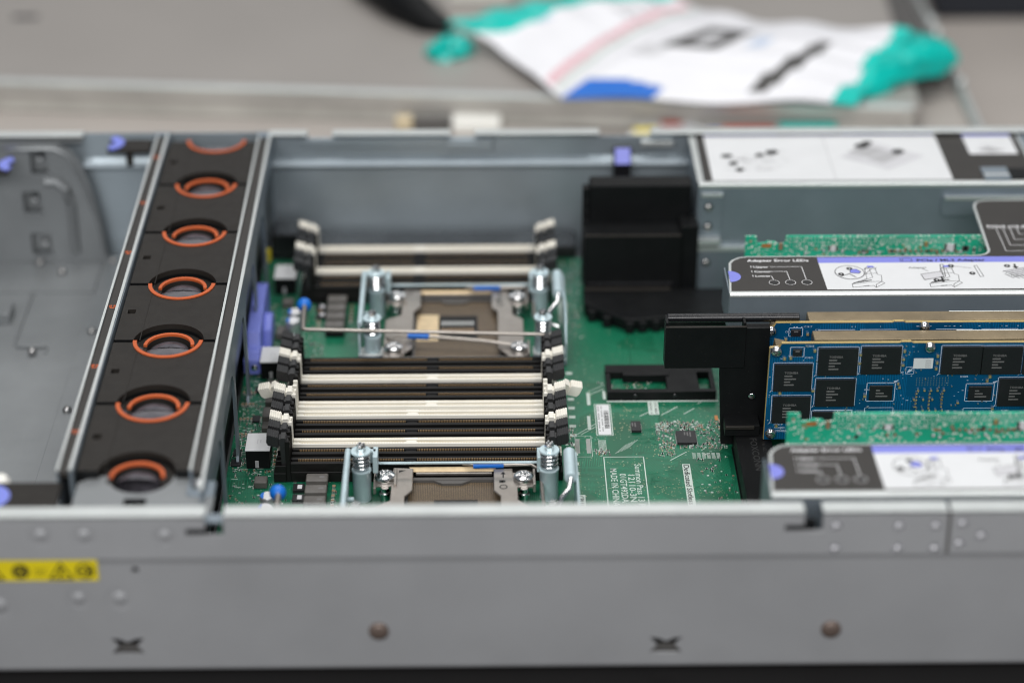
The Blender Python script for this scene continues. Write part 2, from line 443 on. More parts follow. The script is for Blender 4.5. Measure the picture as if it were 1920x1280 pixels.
# near side wall, in two leaves divided by the fold
def Lnotch(x):                 # keyhole cut open to the top edge (cut drops, then turns towards the front of the server)
    return [(x+8.5, 90), (x+8.5, 76), (x-8.6, 76), (x-8.6, 79.6), (x, 79.6), (x, 90)]
up_out = [(XL, 64.2), (XR, 64.2), (XR, 85.9)]
for x in (145.5, -127.4):
    up_out += [(x+8.5, 85.9), (x+8.5, 76), (x-8.8, 76), (x-8.8, 79.4), (x, 79.4), (x, 85.9)]
up_out += [(XL, 85.9)]
RIV = ((-202.2, 76.7, 3.1), (-182.4, 76.5, 3.1), (-145.9, 76.2, 2.9), (-188, 41.8, 3.2), (-169.1, 41.6, 3.6), (-225, 38, 4))
dim = [(160.1, 78.9), (188.9, 78.6), (205.7, 78.5), (160.2, 66.9), (189.1, 66.7), (206, 66.5), (217.8, 79.8), (217.1, 69.1), (227, 73.1)]
g = G('paint')
g.plate(up_out, [circle(a, b, 2.7, 18) for a, b in dim]+[circle(a, b, r*1.8, 22) for a, b, r in RIV if b > 63], 'y', -.9, .5)
bow = lambda x, z: [(x-8, z+4.6), (x-3.6, z+4), (x, z+2.2), (x+3.6, z+4), (x+8, z+4.6), (x+4.4, z), (x+8, z-4.6), (x-8, z-4.6), (x-4.4, z)]
g.plate([(XL, 2.4), (XR, 2.4), (XR, 61), (XL, 61)], [bow(-167.3, 14.4), bow(84.6, 12.8), circle(-160.7, 57.3, 1.7, 14)]+[circle(a, b, r*1.8, 22) for a, b, r in RIV if b < 63], 'y', 0, 1.4)
g.add([(XL, -.9, 64.2), (XR, -.9, 64.2), (XR, 0, 61), (XL, 0, 61)], [(3, 2, 1, 0)])          # fold
g.prism([(0, 2.4), (1.4, 2.4), (1.4, .2), (.9, .2), (.3, .9)], 'x', XL, XR)                        # rolled lower edge
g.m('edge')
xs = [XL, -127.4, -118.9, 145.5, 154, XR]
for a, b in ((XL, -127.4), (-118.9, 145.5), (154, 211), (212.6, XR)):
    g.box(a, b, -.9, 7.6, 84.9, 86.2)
g.m('dimple')
for a, b in dim:                                        # bowls of the pressed dimples
    g.lathe([(2.7, .5), (2.4, 1.6), (1.5, 2.5), (.3, 2.8)], (a, 0, b), 'y', 18, cap=False)
g.m('greyband')
g.box(211, 212.6, -1.05, -.92, 64, 86)
for (x, z) in ((-167.3, 14.4), (84.6, 12.8)):
    g.m('greyband'); g.box(x-6, x+6, 3, 4, z-6, z-1.5); g.m('mat'); g.box(x-10, x+10, 4.2, 5, z-7, z+7)
g.v = [(x, y+(z-64.2)*.055 if (z > 64 and y < 9) else y, z) for x, y, z in g.v]
obj('side_panel', g, ch, bevel=0)
for (x, z, r) in RIV:
    gg = G('paint'); y0 = -.9+(z-64.2)*.055 if z > 63 else 0
    gg.lathe([(r*1.9, .4), (r*1.75, .5), (r*1.5, 1.2), (r*1.15, 1.2), (r*.95, .5), (r*.85, -.4), (r*.5, -1.0), (.2, -1.1)], (x, y0, z), 'y', 22)
    obj('rivet', gg, ch)
for (x, z) in ((-49.9, 22.1), (161.6, 21.3)):
    gg = G('brown_plug'); gg.lathe([(4.7, -.02), (4.6, -.9), (3.8, -1.8), (2, -2.3), (.3, -2.4)], (x, 0, z), 'y', 22)
    obj('plug', gg, ch)
for (a, b) in ((-141, -124.5), (133, 151)):
    g = G('black'); g.box(a, b, 1.8, 3.2, 30, 81); obj('dark_backing', g, ch)  # added black sheet behind the keyhole, stands in for the dark interior
g = G('zinc'); g.box(-128.5, -117, 1.9, 8.5, 81.2, 82); obj('inner_flange', g, ch)  # added inner flange piece, shows grey in the notch
# yellow warning label
g = G('yellow'); g.box(-262, -177.6, -.8, 0.0, 52.2, 63.6)
fn = lambda u, v: (u, -.86, v)
g.m('black_print')
g.disc((-213, 57.4), 3.9, fn, 20); 
g.text('!', 5, (-226.3, -.86, 55.4), (1, 0, 0), (0, 0, 1), align='CENTER')
for cx in (-226.3, -194.5, -240):
    t = [(cx-5.2, 53.4), (cx+5.2, 53.4), (cx, 61.6), (cx-5.2, 53.4)]; g.line(t, .9, fn)
g.line([(-195.6, 54.6), (-194, 56.5), (-195.2, 57.2), (-193.8, 59)], .9, fn)
g.disc((-183.5, 57.5), 4.2, fn, 20, 3.2); g.line([(-186, 57.5), (-181, 57.5)], 1.2, fn); g.line([(-183, 59.5), (-181, 57.5), (-183, 55.5)], 1, fn)
g.line([(-206.5, 58.6), (-201, 58.6)], .4, fn); g.line([(-206.5, 57), (-201.6, 57)], .4, fn); g.line([(-206.5, 55.4), (-202, 55.4)], .4, fn)
g.m('yellow'); g.line([(-214.6, 59.5), (-211.5, 55.3)], .7, lambda u, v: (u, -.92, v)); g.line([(-214.6, 55.5), (-212, 58.8)], .6, lambda u, v: (u, -.92, v))
obj('warning_label', g, ch, label='yellow warning label with black symbols')
# far side wall
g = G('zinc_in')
hole = []
fo = [(XL, 2), (XR, 2), (XR, 85.6), (104, 85.6), (104, 82), (72, 82), (72, 85.6), (-5, 85.6), (-5, 80), (-20, 80), (-20, 85.6), (-93, 85.6), (-93, 80.4), (-108, 80.4), (-108, 85.6), (XL, 85.6)]
g.plate(fo, [], 'y', 432.4, 433.8)
# profile rib along the wall: upper ledge rolls out, bright band, then the flat lower face
g.prism([(432.4, 69.6), (429.2, 67.6), (428.2, 64.6), (429.4, 62.6), (432.4, 61.6)], 'x', -248, 134)
g.box(-112, 2, 429.6, 432.4, 76.4, 82.4)
g.box(-24, 6, 427.8, 432.4, 75.6, 82.6)
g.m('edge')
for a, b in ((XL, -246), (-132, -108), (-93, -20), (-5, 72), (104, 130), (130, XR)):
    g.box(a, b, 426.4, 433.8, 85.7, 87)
g.box(98, 118, 427, 431, 77.2, 80.6)
g.m('zinc_in'); g.box(-21, -4, 427.4, 433, 79.2, 80)
obj('side_panel', g, ch, bevel=.35)
# inner bracket plate of the drive bay on the far wall
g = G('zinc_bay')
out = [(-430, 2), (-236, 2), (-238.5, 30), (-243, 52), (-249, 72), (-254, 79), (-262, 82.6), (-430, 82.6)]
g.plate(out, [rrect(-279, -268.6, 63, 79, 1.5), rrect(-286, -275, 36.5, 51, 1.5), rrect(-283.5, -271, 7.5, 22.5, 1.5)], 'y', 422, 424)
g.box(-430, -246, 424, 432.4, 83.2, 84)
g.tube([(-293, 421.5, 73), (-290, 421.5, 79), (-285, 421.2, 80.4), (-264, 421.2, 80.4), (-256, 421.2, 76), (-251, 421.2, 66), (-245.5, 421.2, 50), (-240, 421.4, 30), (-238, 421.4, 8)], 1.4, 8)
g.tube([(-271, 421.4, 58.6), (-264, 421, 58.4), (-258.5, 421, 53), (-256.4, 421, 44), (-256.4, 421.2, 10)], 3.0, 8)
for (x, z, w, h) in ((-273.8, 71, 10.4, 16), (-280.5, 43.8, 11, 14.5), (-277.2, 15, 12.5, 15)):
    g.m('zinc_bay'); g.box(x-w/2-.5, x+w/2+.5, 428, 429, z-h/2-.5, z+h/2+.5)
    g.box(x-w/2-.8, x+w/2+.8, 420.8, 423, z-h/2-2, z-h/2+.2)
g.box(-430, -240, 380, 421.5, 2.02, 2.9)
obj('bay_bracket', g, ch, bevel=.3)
for (x, z) in ((-273.6, 73), (-279.6, 45.2), (-275.7, 14.9)):
    gg = G('chrome'); gg.lathe([(2.6, 0), (2.6, -2.5), (1.8, -4), (.5, -4.4)], (x, 428, z), 'y', 14); obj('screw', gg, ch)
# small black latches with blue touch points
def latch(x0, x1, y0, y1, z, cx, cy, a0, a1, lab=None):
    g = G('fanblack'); g.box(x0, x1, y0, y1, z-3, z); g.box((x0+x1)/2-2, (x0+x1)/2+2, y0+1, y0+5, z-12, z-3)
    o = obj('latch', g, ch, bevel=.6)
    q = G('peri'); q.arc(cx, cy, 4.5, 10.5, a0, a1, z+.02, z+.8, 14); obj('touch_point', q, o)
latch(-229, -203, 410, 425.8, 84.6, -230, 419, -75, 75)
latch(-330, -288, 398, 414, 76, -285, 408, 110, 250)
# front end of the fan bay: grey strap and a dark plate with a blue dot
g = G('zinc_bay')
st = [(-191, 9), (-126, 9), (-126, 38), (-141, 46), (-146.5, 46)]
st += [(-162+15.5*math.cos(R(a)), 46+15.5*math.sin(R(a))) for a in range(0, -181, -15)]
st += [(-184, 46), (-191, 40)]
g.plate(st, [rrect(-167.5, -157, 20.6, 27, .8)], 'z', 78, 79.2)
g.box(-191, -141, 7.8, 9, 66, 79.2)
obj('front_strap', g, ch, bevel=.2)
g = G('fanblack'); g.box(-300, -198, 9, 40, 77.5, 80); o = obj('latch', g, ch, bevel=.5)
q = G('peri'); q.disc((-231.5, 27), 11, top(80.1), 28); q.m('foam'); q.lathe([(5, 0), (5, 3), (3.5, 5), (1, 5.6)], (-229, 46, 74), 'z', 14); obj('touch_point', q, o)

# ================================================================== FAN CAGE
fc = thing('fan_cage', 'long steel cage rail frame holding the row of black fans', 'fan cage', (-165, 234, 2))
YF0, YF1 = 40.5, 430
g = G('zinc'); g.box(-200.8, -199.6, YF0, YF1, 2.5, 85.2); g.box(-195, -193, YF0, YF1, 30, 85.4)
g.m('edge'); g.box(-200.8, -199.6, YF0, YF1, 85.2, 86.2); g.box(-195, -193.4, YF0, YF1, 85.4, 86.6)
g.m('strip'); g.box(-199.55, -195.05, YF0, YF1, 82, 84.8)
g.m('orange')
for k in range(6):
    y = 76.2+64.2*k
    for dx in (-1.25, 1.0):
        for a in range(0, 360, 90): g.disc((-197.1+dx+.55*math.cos(R(a+45)), y+1.9+.75*math.sin(R(a+45))), .52, top(84.9), 8)
    g.text('123456'[k], 3.4, (-198.5, y-.2, 84.9), (0, -1, 0), (1, 0, 0), align='CENTER', bold=.12)
obj('rail', g, fc)
g = G('zinc'); g.box(-138.4, -137.2, YF0, YF1, 30, 85.2)
pl = [(YF0-18, 2.5), (YF1, 2.5), (YF1, 85.3), (YF0-18, 85.3)]
hl = [rrect(44.5+63.8*k, 102+63.8*k, 8, 70, 12) for k in range(6)]
g.plate(pl, hl, 'x', -131.8, -130.4)
g.m('edge'); g.box(-138.4, -137.2, YF0, YF1, 85.2, 86.3); g.box(-132, -130.3, YF0-18, YF1, 85.32, 86.6)
g.m('strip'); g.box(-137.15, -132.05, YF0, YF1, 82, 84.8)
obj('rail', g, fc)
g = G('zinc'); g.box(-139, -126, 28, 40, 77, 80.2); g.m('chrome'); g.lathe([(3, 0), (3, 2.4), (2, 4), (.6, 4.4)], (-134, 34, 80), 'z', 16)
obj('end_bracket', g, fc, bevel=.6)
for e in ((-139, -129, 426, 432, 70, 86.8), (-203, -192, 428.5, 432, 60, 86.8)):
    g = G('zinc'); g.box(*e); obj('end_bracket', g, fc, bevel=.4)

CXF = -163.6
Y0 = 42.5; PF = 63.8
def fan_module():
    y1 = Y0+PF
    r = thing('fan_module', '', 'fan module', (CXF, Y0+PF/2, 3), 'fan modules in the fan cage')
    o1 = [(-191.8, Y0+1.5), (CXF-18.3, Y0+1.5)]+[(CXF-18.3*math.cos(R(a)), Y0+18.3*math.sin(R(a))) for a in range(4, 177, 6)]+[(CXF+18.3, Y0+1.5), (-139.3, Y0+1.5),
          (-139.3, y1-1.5), (CXF+15.7, y1-1.5)]+[(CXF+15.7*math.cos(R(a)), y1-15.7*math.sin(R(a))) for a in range(4, 177, 6)]+[(CXF-15.7, y1-1.5), (-191.8, y1-1.5)]
    g = G('fanblack'); g.plate(o1, [rrect(-188.8, -184.6, Y0+30, Y0+34.6, .3)], 'z', 80.6, 83.6)
    g.box(-178.7, -178.2, Y0+.6, Y0+9, 83.6, 83.75); g.box(-178.7, -178.2, Y0+9, y1-1, 83.6, 83.75)
    g.line([(-145.6, Y0+3.4), (-141.8, Y0+3.4), (-141.8, Y0+6.6), (-145.6, Y0+6.6), (-145.6, Y0+3.4)], .35, top(83.7))
    obj('cover', g, r, bevel=.35)
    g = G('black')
    for a_, b_ in ((-191.8, CXF-18.4), (CXF+18.4, -139.3)): g.box(a_, b_, Y0+1.3, Y0+1.44, 74, 83.55)  # thin black strips stand in for the shade in the module seam
    o2 = [(p[0]*1.0, p[1]) for p in o1]
    o2 = [(x, min(max(y, Y0+2), y1-2)) for x, y in o2]
    g.plate(o2, [], 'z', 58, 80.5)
    g.box(-192, -139.2, Y0+2, y1-2, 3, 58)
    g.m('chip'); g.lathe([(26, 0), (26, 2), (24, 3)], (-139.2, 0, 0), 'x', 4) if False else None
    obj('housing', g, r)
    g = G('fanblack'); g.arc(CXF, Y0+.5, 11.3, 13.1, 0, 180, 60, 79.6, 24)
    g.box(CXF-14.2, CXF-11.3, Y0-3.2, Y0+.4, 60, 79.4); g.box(CXF+11.3, CXF+14.2, Y0-3.2, Y0+.4, 60, 79.4)
    g.arc(CXF, Y0+.5, 13.15, 18.2, 0, 180, 70, 78.6, 24)
    h = obj('handle', g, r, bevel=.2)
    g = G('orange'); g.arc(CXF, Y0+.5, 11.3, 13.1, 0, 180, 79.65, 81, 28); obj('arc_mark', g, r)
    g = G('orange'); g.arc(CXF, y1-.5, 16.1, 18.1, 180, 360, 83.65, 84.3, 30); obj('arc_mark', g, r)
    g = G('grip'); g.lathe([(11.2, 60), (11.2, 75), (10.2, 77.2), (8, 78.6), (4.5, 79.4), (.3, 79.6)], (CXF, Y0+.5, 0), 'z', 16, 0, 180); obj('grip_cup', g, r)
    g = G('grip'); g.lathe([(15.6, 60), (15.6, 80), (14.6, 80.2), (11.4, 78.2), (6, 79.3), (.3, 79.6)], (CXF, y1-.5, 0), 'z', 20, 180, 360)
    g.m('label_white'); g.rbox((CXF-.5, y1-13.8, 79.6), (6.5, 1.3, 1.6), Matrix.Rotation(R(30), 3, 'X'))  # white bar stands in for the highlight at the cup's near rim
    obj('grip_cup', g, r)
    return r
FL = ['black fan module with orange arcs nearest the camera, beside orange number 1',
      'black fan module with orange arcs, second from the camera, beside orange number 2',
      'black fan module with orange arcs, third from the camera, beside orange number 3',
      'black fan module with orange arcs, fourth from the camera, beside orange number 4',
      'black fan module with orange arcs, second from the far wall, beside orange number 5',
      'black fan module with orange arcs against the far wall, its rear arc half hidden']
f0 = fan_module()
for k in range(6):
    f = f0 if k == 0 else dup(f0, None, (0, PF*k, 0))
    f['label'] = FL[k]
# ================================================================== SYSTEM BOARD
ZB = 12.0
sb = thing('system_board', 'green circuit board carrying black and cream memory slots and two processor sockets', 'circuit board', (0, 220, 10))
g = G('pcb')
g.plate([(-136, 16), (340, 16), (340, 404), (-136, 404)], [], 'z', 10, ZB)
P = top(ZB+.09); P2 = top(ZB+.17); P3 = top(ZB+.25)
g.m('white_silk')
g.line([(63.6, 100), (63.6, 168.7), (84.8, 168.7), (84.8, 100)], .55, P)
DN = (0, -1, 0); RG = (1, 0, 0)
for s_, x, y, w_ in (('Summon Pass 13 P', 80.0, 161.5, 41), ('12110-3N', 76.0, 152, 26), ('01GT492DA', 71.6, 152, 28), ('MADE IN CHINA', 66.9, 157.4, 36)):
    g.text(s_, 4.9, (x-.5, y, ZB+.09), DN, RG, width=w_, bold=.04)
# white strips and small silk boxes by the slots
for k in range(12):
    y = 152.2+9.7*k
    g.rect(46.4, 50, y-1.3, y+1.6, ZB+.09)
    if k % 2: g.rect(43.6, 45.2, y-.6, y+.9, ZB+.09)
g.rect(57.1, 59, 223.3, 237, ZB+.09); g.rect(56.4, 58.2, 197.2, 211.4, ZB+.09)
g.rect(90.7, 96.4, 212.6, 226.7, ZB+.09)
g.rect(-110.1, -76, 156.2, 159.4, ZB+.09); g.rect(-110, -96, 346.6, 349.6, ZB+.09); g.rect(-92, -80, 346.6, 349.6, ZB+.09)
g.rect(45, 49.5, 318, 350, ZB+.09)
g.rect(104.8, 109.0, 100, 161, ZB+.09); g.rect(47.7, 52.2, 112, 131.5, ZB+.09)
g.rect(60.8, 70, 190.6, 224.5, ZB+.09)
g.m('pcb'); g.rect(61.3, 69.5, 191.1, 224, ZB+.13)
g.m('black_print')
g.text('Dedicated Slotless', 4.0, (105.5, 160.2, ZB+.17), DN, RG, width=38, bold=.06)
g.text('CPU1', 3.8, (48.6, 130.6, ZB+.17), DN, RG)
g.text('SYS BRD', 1.9, (94.3, 226, ZB+.17), DN, RG, width=12.6); g.text('HOOD1 A', 1.9, (91.6, 226, ZB+.17), DN, RG, width=12.6)
for i in range(24): g.rect(-108+i*1.3, -107.4+i*1.3+rnd(-.2, .3), 157, 158.6, ZB+.17) if random.random() < .4 else None
# diagonal silk strokes
g.m('white_silk')
for (a, b, c, d, w) in ((85.6, 211, 90.6, 215.4, .5), (97.8, 212.3, 106.9, 221, .5), (50, 191.7, 61.8, 204.2, .4), (52.5, 191.8, 64.2, 203.6, .35), (99.1, 165, 108, 173.2, .55),
                        (58, 238, 68, 246, .3), (59, 235, 67, 241, .45), (110, 213, 116, 219, .5), (118.5, 224, 121.5, 227, .4), (98, 200, 103, 204, .4), (95, 196.5, 101, 201, .4), (84, 246, 88, 250, .4), (92, 246, 95.5, 249.4, .4)):
    g.line([(a, b), (c, d)], w, P)
for i in range(5): g.line([(70+i*1.6, 172+i*1.2), (76.5+i*1.6, 181.5+i*1.2)], .22, P)
for i in range(7): g.line([(72.4, 188)if False else (61.6+i*.62, 186), (61.6+i*.62, 172.5)], .25, P)
# component outlines
def outline(x0, x1, y0, y1, w=.3, fnn=P): g.line([(x0, y0), (x1, y0), (x1, y1), (x0, y1), (x0, y0)], w, fnn)
outline(48.9, 57.6, 169, 190.3); outline(-131, -115, 175.8, 195.4, .25)
for i in range(200):
    x = rnd(-135, -112); y = rnd(140, 345); w = rnd(.6, 2.6)
    if random.random() < .5: g.rect(x, x+w, y, y+.45, ZB+.09)
    else: [g.rect(x+q*.55, x+q*.55+.34, y, y+.9, ZB+.09) for q in range(random.randint(3, 6))]
for cx, cy, nx, ny in ((99.5, 160, 1, 1),):
    pass
for bx in range(6):                                   # blocks of tiny lettering
    for r_ in range(6):
        x = 111+bx*2.6; y = 171.5-r_*1.05
        g.rect(x, x+1.9, y, y+.5, ZB+.09)
for bx in range(5):
    for r_ in range(7):
        g.rect(93.4+bx*1.5, 94.5+bx*1.5, 203-r_*1.25, 203.6-r_*1.25, ZB+.09)
for cl in range(46):
    x = rnd(93, 131); y = rnd(164, 206)
    if 103 < x < 115 and 179 < y < 194: continue
    g.rect(x, x+rnd(.5, 1.8), y, y+.4, ZB+.09)
for cl in range(70):
    x = rnd(43, 63); y = rnd(168, 200)
    g.rect(x, x+rnd(.4, 1.1), y, y+.4, ZB+.09) if x > 58 or x < 48 else None
# signal runs
g.m('trace')
for i in range(26):
    y = 154.6-i*1.05
    g.line([(86.5, y), (108+i*.25, y+1.2), (121+i*.3, y+10), (130, y+19)], .22, top(ZB+.05))
for i in range(14):
    g.line([(86+i*.9, 118), (86+i*.9, 112-i*.2), (96+i, 100)], .22, top(ZB+.05))
for i in range(12):
    x = 88+i*.8; g.line([(x, 212), (x, 196-i*.5), (x-8, 186-i*.5), (x-8, 174)], .2, top(ZB+.05))
for i in range(16):
    y = 300-i*1.5; g.line([(52, y), (70, y-2), (84, y-14), (84, y-24)], .25, top(ZB+.05))
for i in range(14):
    x = -135+i*1.5; g.line([(x, 150), (x, 140-i*.4), (x+14, 126-i*.4), (x+14, 100)], .22, top(ZB+.05))
for i in range(150):
    x = rnd(50, 128); y = rnd(118, 300); l1 = rnd(3, 14); l2 = rnd(1, 5); sg = random.choice((-1, 1)); n_ = random.randint(2, 5)
    if 60 < x < 72 and 188 < y < 226: continue
    for k in range(n_):
        o_ = k*.7
        if i % 2: g.line([(x+o_, y), (x+o_, y-l1), (x+o_+sg*l2, y-l1-l2)], .2, top(ZB+.05))
        else: g.line([(x, y+o_), (x+l1, y+o_), (x+l1+l2, y+o_+sg*l2)], .2, top(ZB+.05))
for i in range(110):
    x = rnd(-135, -78); y = rnd(104, 345); l1 = rnd(2, 8); l2 = rnd(1, 3)
    for k in range(3): g.line([(x+k*.7, y), (x+k*.7, y-l1), (x+k*.7+l2, y-l1-l2)], .2, top(ZB+.05))
g.m('via')
def via(x, y, r=.28): g.disc((x, y), r, P, 6)
for i in range(7):
    for j in range(16): via(47.5+i*.95 if i < 4 else 0+47.5, 164-j*1.7, .25) if i < 4 else None
for i in range(22): via(66+rnd(0, 18), 164-rnd(0, 2)*1.5, .25)
for i in range(420): via(rnd(58, 131), rnd(118, 245), rnd(.18, .32))
for i in range(26): via(rnd(70, 82), rnd(196, 222), .42)
for i in range(18): via(90+rnd(0, 12), 172+rnd(-5, 5), .4)
for i in range(60): via(rnd(88, 126), 137+random.choice((0, 1.3, 2.6, -3, -4.3)), .25)
for i in range(240): via(rnd(-135, -76), rnd(104, 345), rnd(.16, .3))
for i in range(120): via(rnd(46, 60), rnd(110, 340), rnd(.16, .28))
g.m('copper_pad'); g.disc((100.5, 171.2), .6, P2, 8); g.disc((119.5, 196), .6, P2, 8); g.disc((61.2, 171), .4, P2, 8); g.rect(126.5, 128.3, 206, 211, ZB+.2)
g.m('trace'); g.disc((-97, 147), 4.6, top(ZB+.05), 20); g.disc((-126.5, 186), 2.2, top(ZB+.05), 14); g.disc((-127, 158), 2.0, top(ZB+.05), 14); g.disc((-128, 242), 2.2, top(ZB+.05), 14)
g.m('via'); g.disc((-97, 147), .9, P, 10); g.disc((-126.5, 198), .9, P, 10); g.disc((-127, 158), .9, P, 10)
obj('board', g, sb)
# barcode sticker
g = G('label_white'); g.box(61.9, 69, 191.5, 223.3, ZB+.14, ZB+.3); g.m('black_print')
y = 198
while y < 216.5:
    w = random.choice((.35, .5, .8)); g.rect(65.7, 68.4, y, y+w, ZB+.36); y += w+random.choice((.35, .5, .7))
[g.rect(a_, a_+.55, 221.4-q*1.5-.9, 221.4-q*1.5, ZB+.36) for a_ in (64.3, 62.6) for q in range(18) if (q+int(a_)) % 6]
obj('barcode_sticker', g, sb, label='white barcode sticker')

# ---- memory slots
def slot_proto(white, ko=0.):
    body, latm, con = ('white_slot', 'white_slot', 'contact_pale') if white else ('black_slot', 'latch_black', 'bronze')
    g = G(body); X0, X1 = -101.4, 32; kx0, kx1 = -41.6+ko, -36.2+ko
    zt = 23.6
    g.box(X0, X1, -3.2, 3.2, ZB, 18.2)
    g.box(X0, X1, -3.2, -1.0, 18.2, zt); g.box(X0, X1, 1.0, 3.2, 18.2, zt)
    g.box(kx0, kx1, -1.0, 1.0, 18.2, zt-.6)
    for sx in (-1, 1):                                   # end towers
        xe = X0 if sx < 0 else X1
        for yy in (-3.2, 1.6): g.box(xe, xe+sx*2.4, yy, yy+1.6, ZB, 37)
        g.box(xe+sx*2.4, xe+sx*9, -3.2, 3.2, ZB, 17.5)
        for yy in (-3.2, 2.0): g.box(xe+sx*2.4, xe+sx*8, yy, yy+1.2, 17.5, 22)
    o = obj('memory_slot', g, sb, bevel=.25, label='cream memory slot' if white else 'black memory slot')
    g = G(con)
    n = int((X1-X0-8)/.85)
    for i in range(n):
        x = X0+4+i*.85
        if kx0-.6 < x < kx1+.2: continue
        if white:
            g.rect(x, x+.42, -2.55, -1.95, zt+.04); g.rect(x, x+.42, 1.95, 2.55, zt+.04)
        else:
            g.box(x, x+.38, .62, 1.02, 20.4, zt+.05)
    if white:
        g.m('slotdark'); g.rect(X0+3, kx0-.3, -.7, .9, 22.6); g.rect(kx1+.3, X1-3, -.7, .9, 22.6)
    c = obj('contact_row', g, o); 
    lat = []
    for sx in (-1, 1):
        g = G(latm); xe = X0 if sx < 0 else X1
        g.prism([(xe+sx*.6, 18), (xe+sx*4.6, 18), (xe+sx*5.4, 36), (xe+sx*.8, 36.6)], 'y', -1.5, 1.5)     # stem
        g.box(xe+sx*1.6, xe+sx*5.6, -2.6, 2.6, 33.6, 38.2)                   # inner shoulder
        g.box(xe+sx*2.0, xe+sx*4.6, -3.1, 3.1, 38.2, 39)
        g.prism([(xe+sx*5.6, 33.2), (xe+sx*11.2, 34.6), (xe+sx*12, 36.6), (xe+sx*11.6, 41.2), (xe+sx*5.6, 39.4)], 'y', -3.4, 3.4)
        for r_ in range(5):
            x = xe+sx*(6.0+r_*1.12); z = 39.5+r_*.32
            g.box(x, x+sx*.62, -3.5, 3.5, z-6, z+.5)
        lat.append(obj('latch', g, o, bevel=.18))
    return o
protos = {}
ys = [(148.8+9.7*k, 'BBWBBWWBBWBB'[k], 0. if k < 6 else 10.) for k in range(12)]+[(348.4+9.7*k, 'BBWBBW'[k], 0.) for k in range(6)]
slots = []
for y, c, ko in ys:
    if (c, ko) not in protos:
        o = slot_proto(c == 'W', ko); o.location.y += y*S; o['y0'] = y; protos[(c, ko)] = o
    else:
        pr = protos[(c, ko)]
        o = pr.copy(); COL.objects.link(o)
        o.parent = sb; o.location = (pr.location.x, (y-pr['y0'])*S+pr.location.y, pr.location.z)
        for chd in list(pr.children):
            q = chd.copy(); COL.objects.link(q); q.parent = o
    slots.append((y, c, o))
for y, c, o in slots:
    if 'y0' in o: del o['y0']
# one pair of latches stands open (a cream slot in the middle of the bank)
for y, c, o in slots:
    if abs(y-207) < .5:
        for l in o.children:
            if l.name.startswith('latch'):
                lx = sum(v.co.x for v in l.data.vertices)/len(l.data.vertices)
                sgn = -1 if lx < -.02 else 1
                xe = (-101.4-3 if sgn < 0 else 32+3)*S
                piv = Vector((xe, 0, (18-10)*S))
                # slot meshes are stored about the board origin: move the pivot there
                piv.y = sum(v.co.y for v in l.data.vertices)/len(l.data.vertices)
                mt = Matrix.Translation(piv) @ Matrix.Rotation(R(28*sgn), 4, 'Y') @ Matrix.Translation(-piv)
                l.matrix_basis = mt
                l['label'] = 'latch swung open'
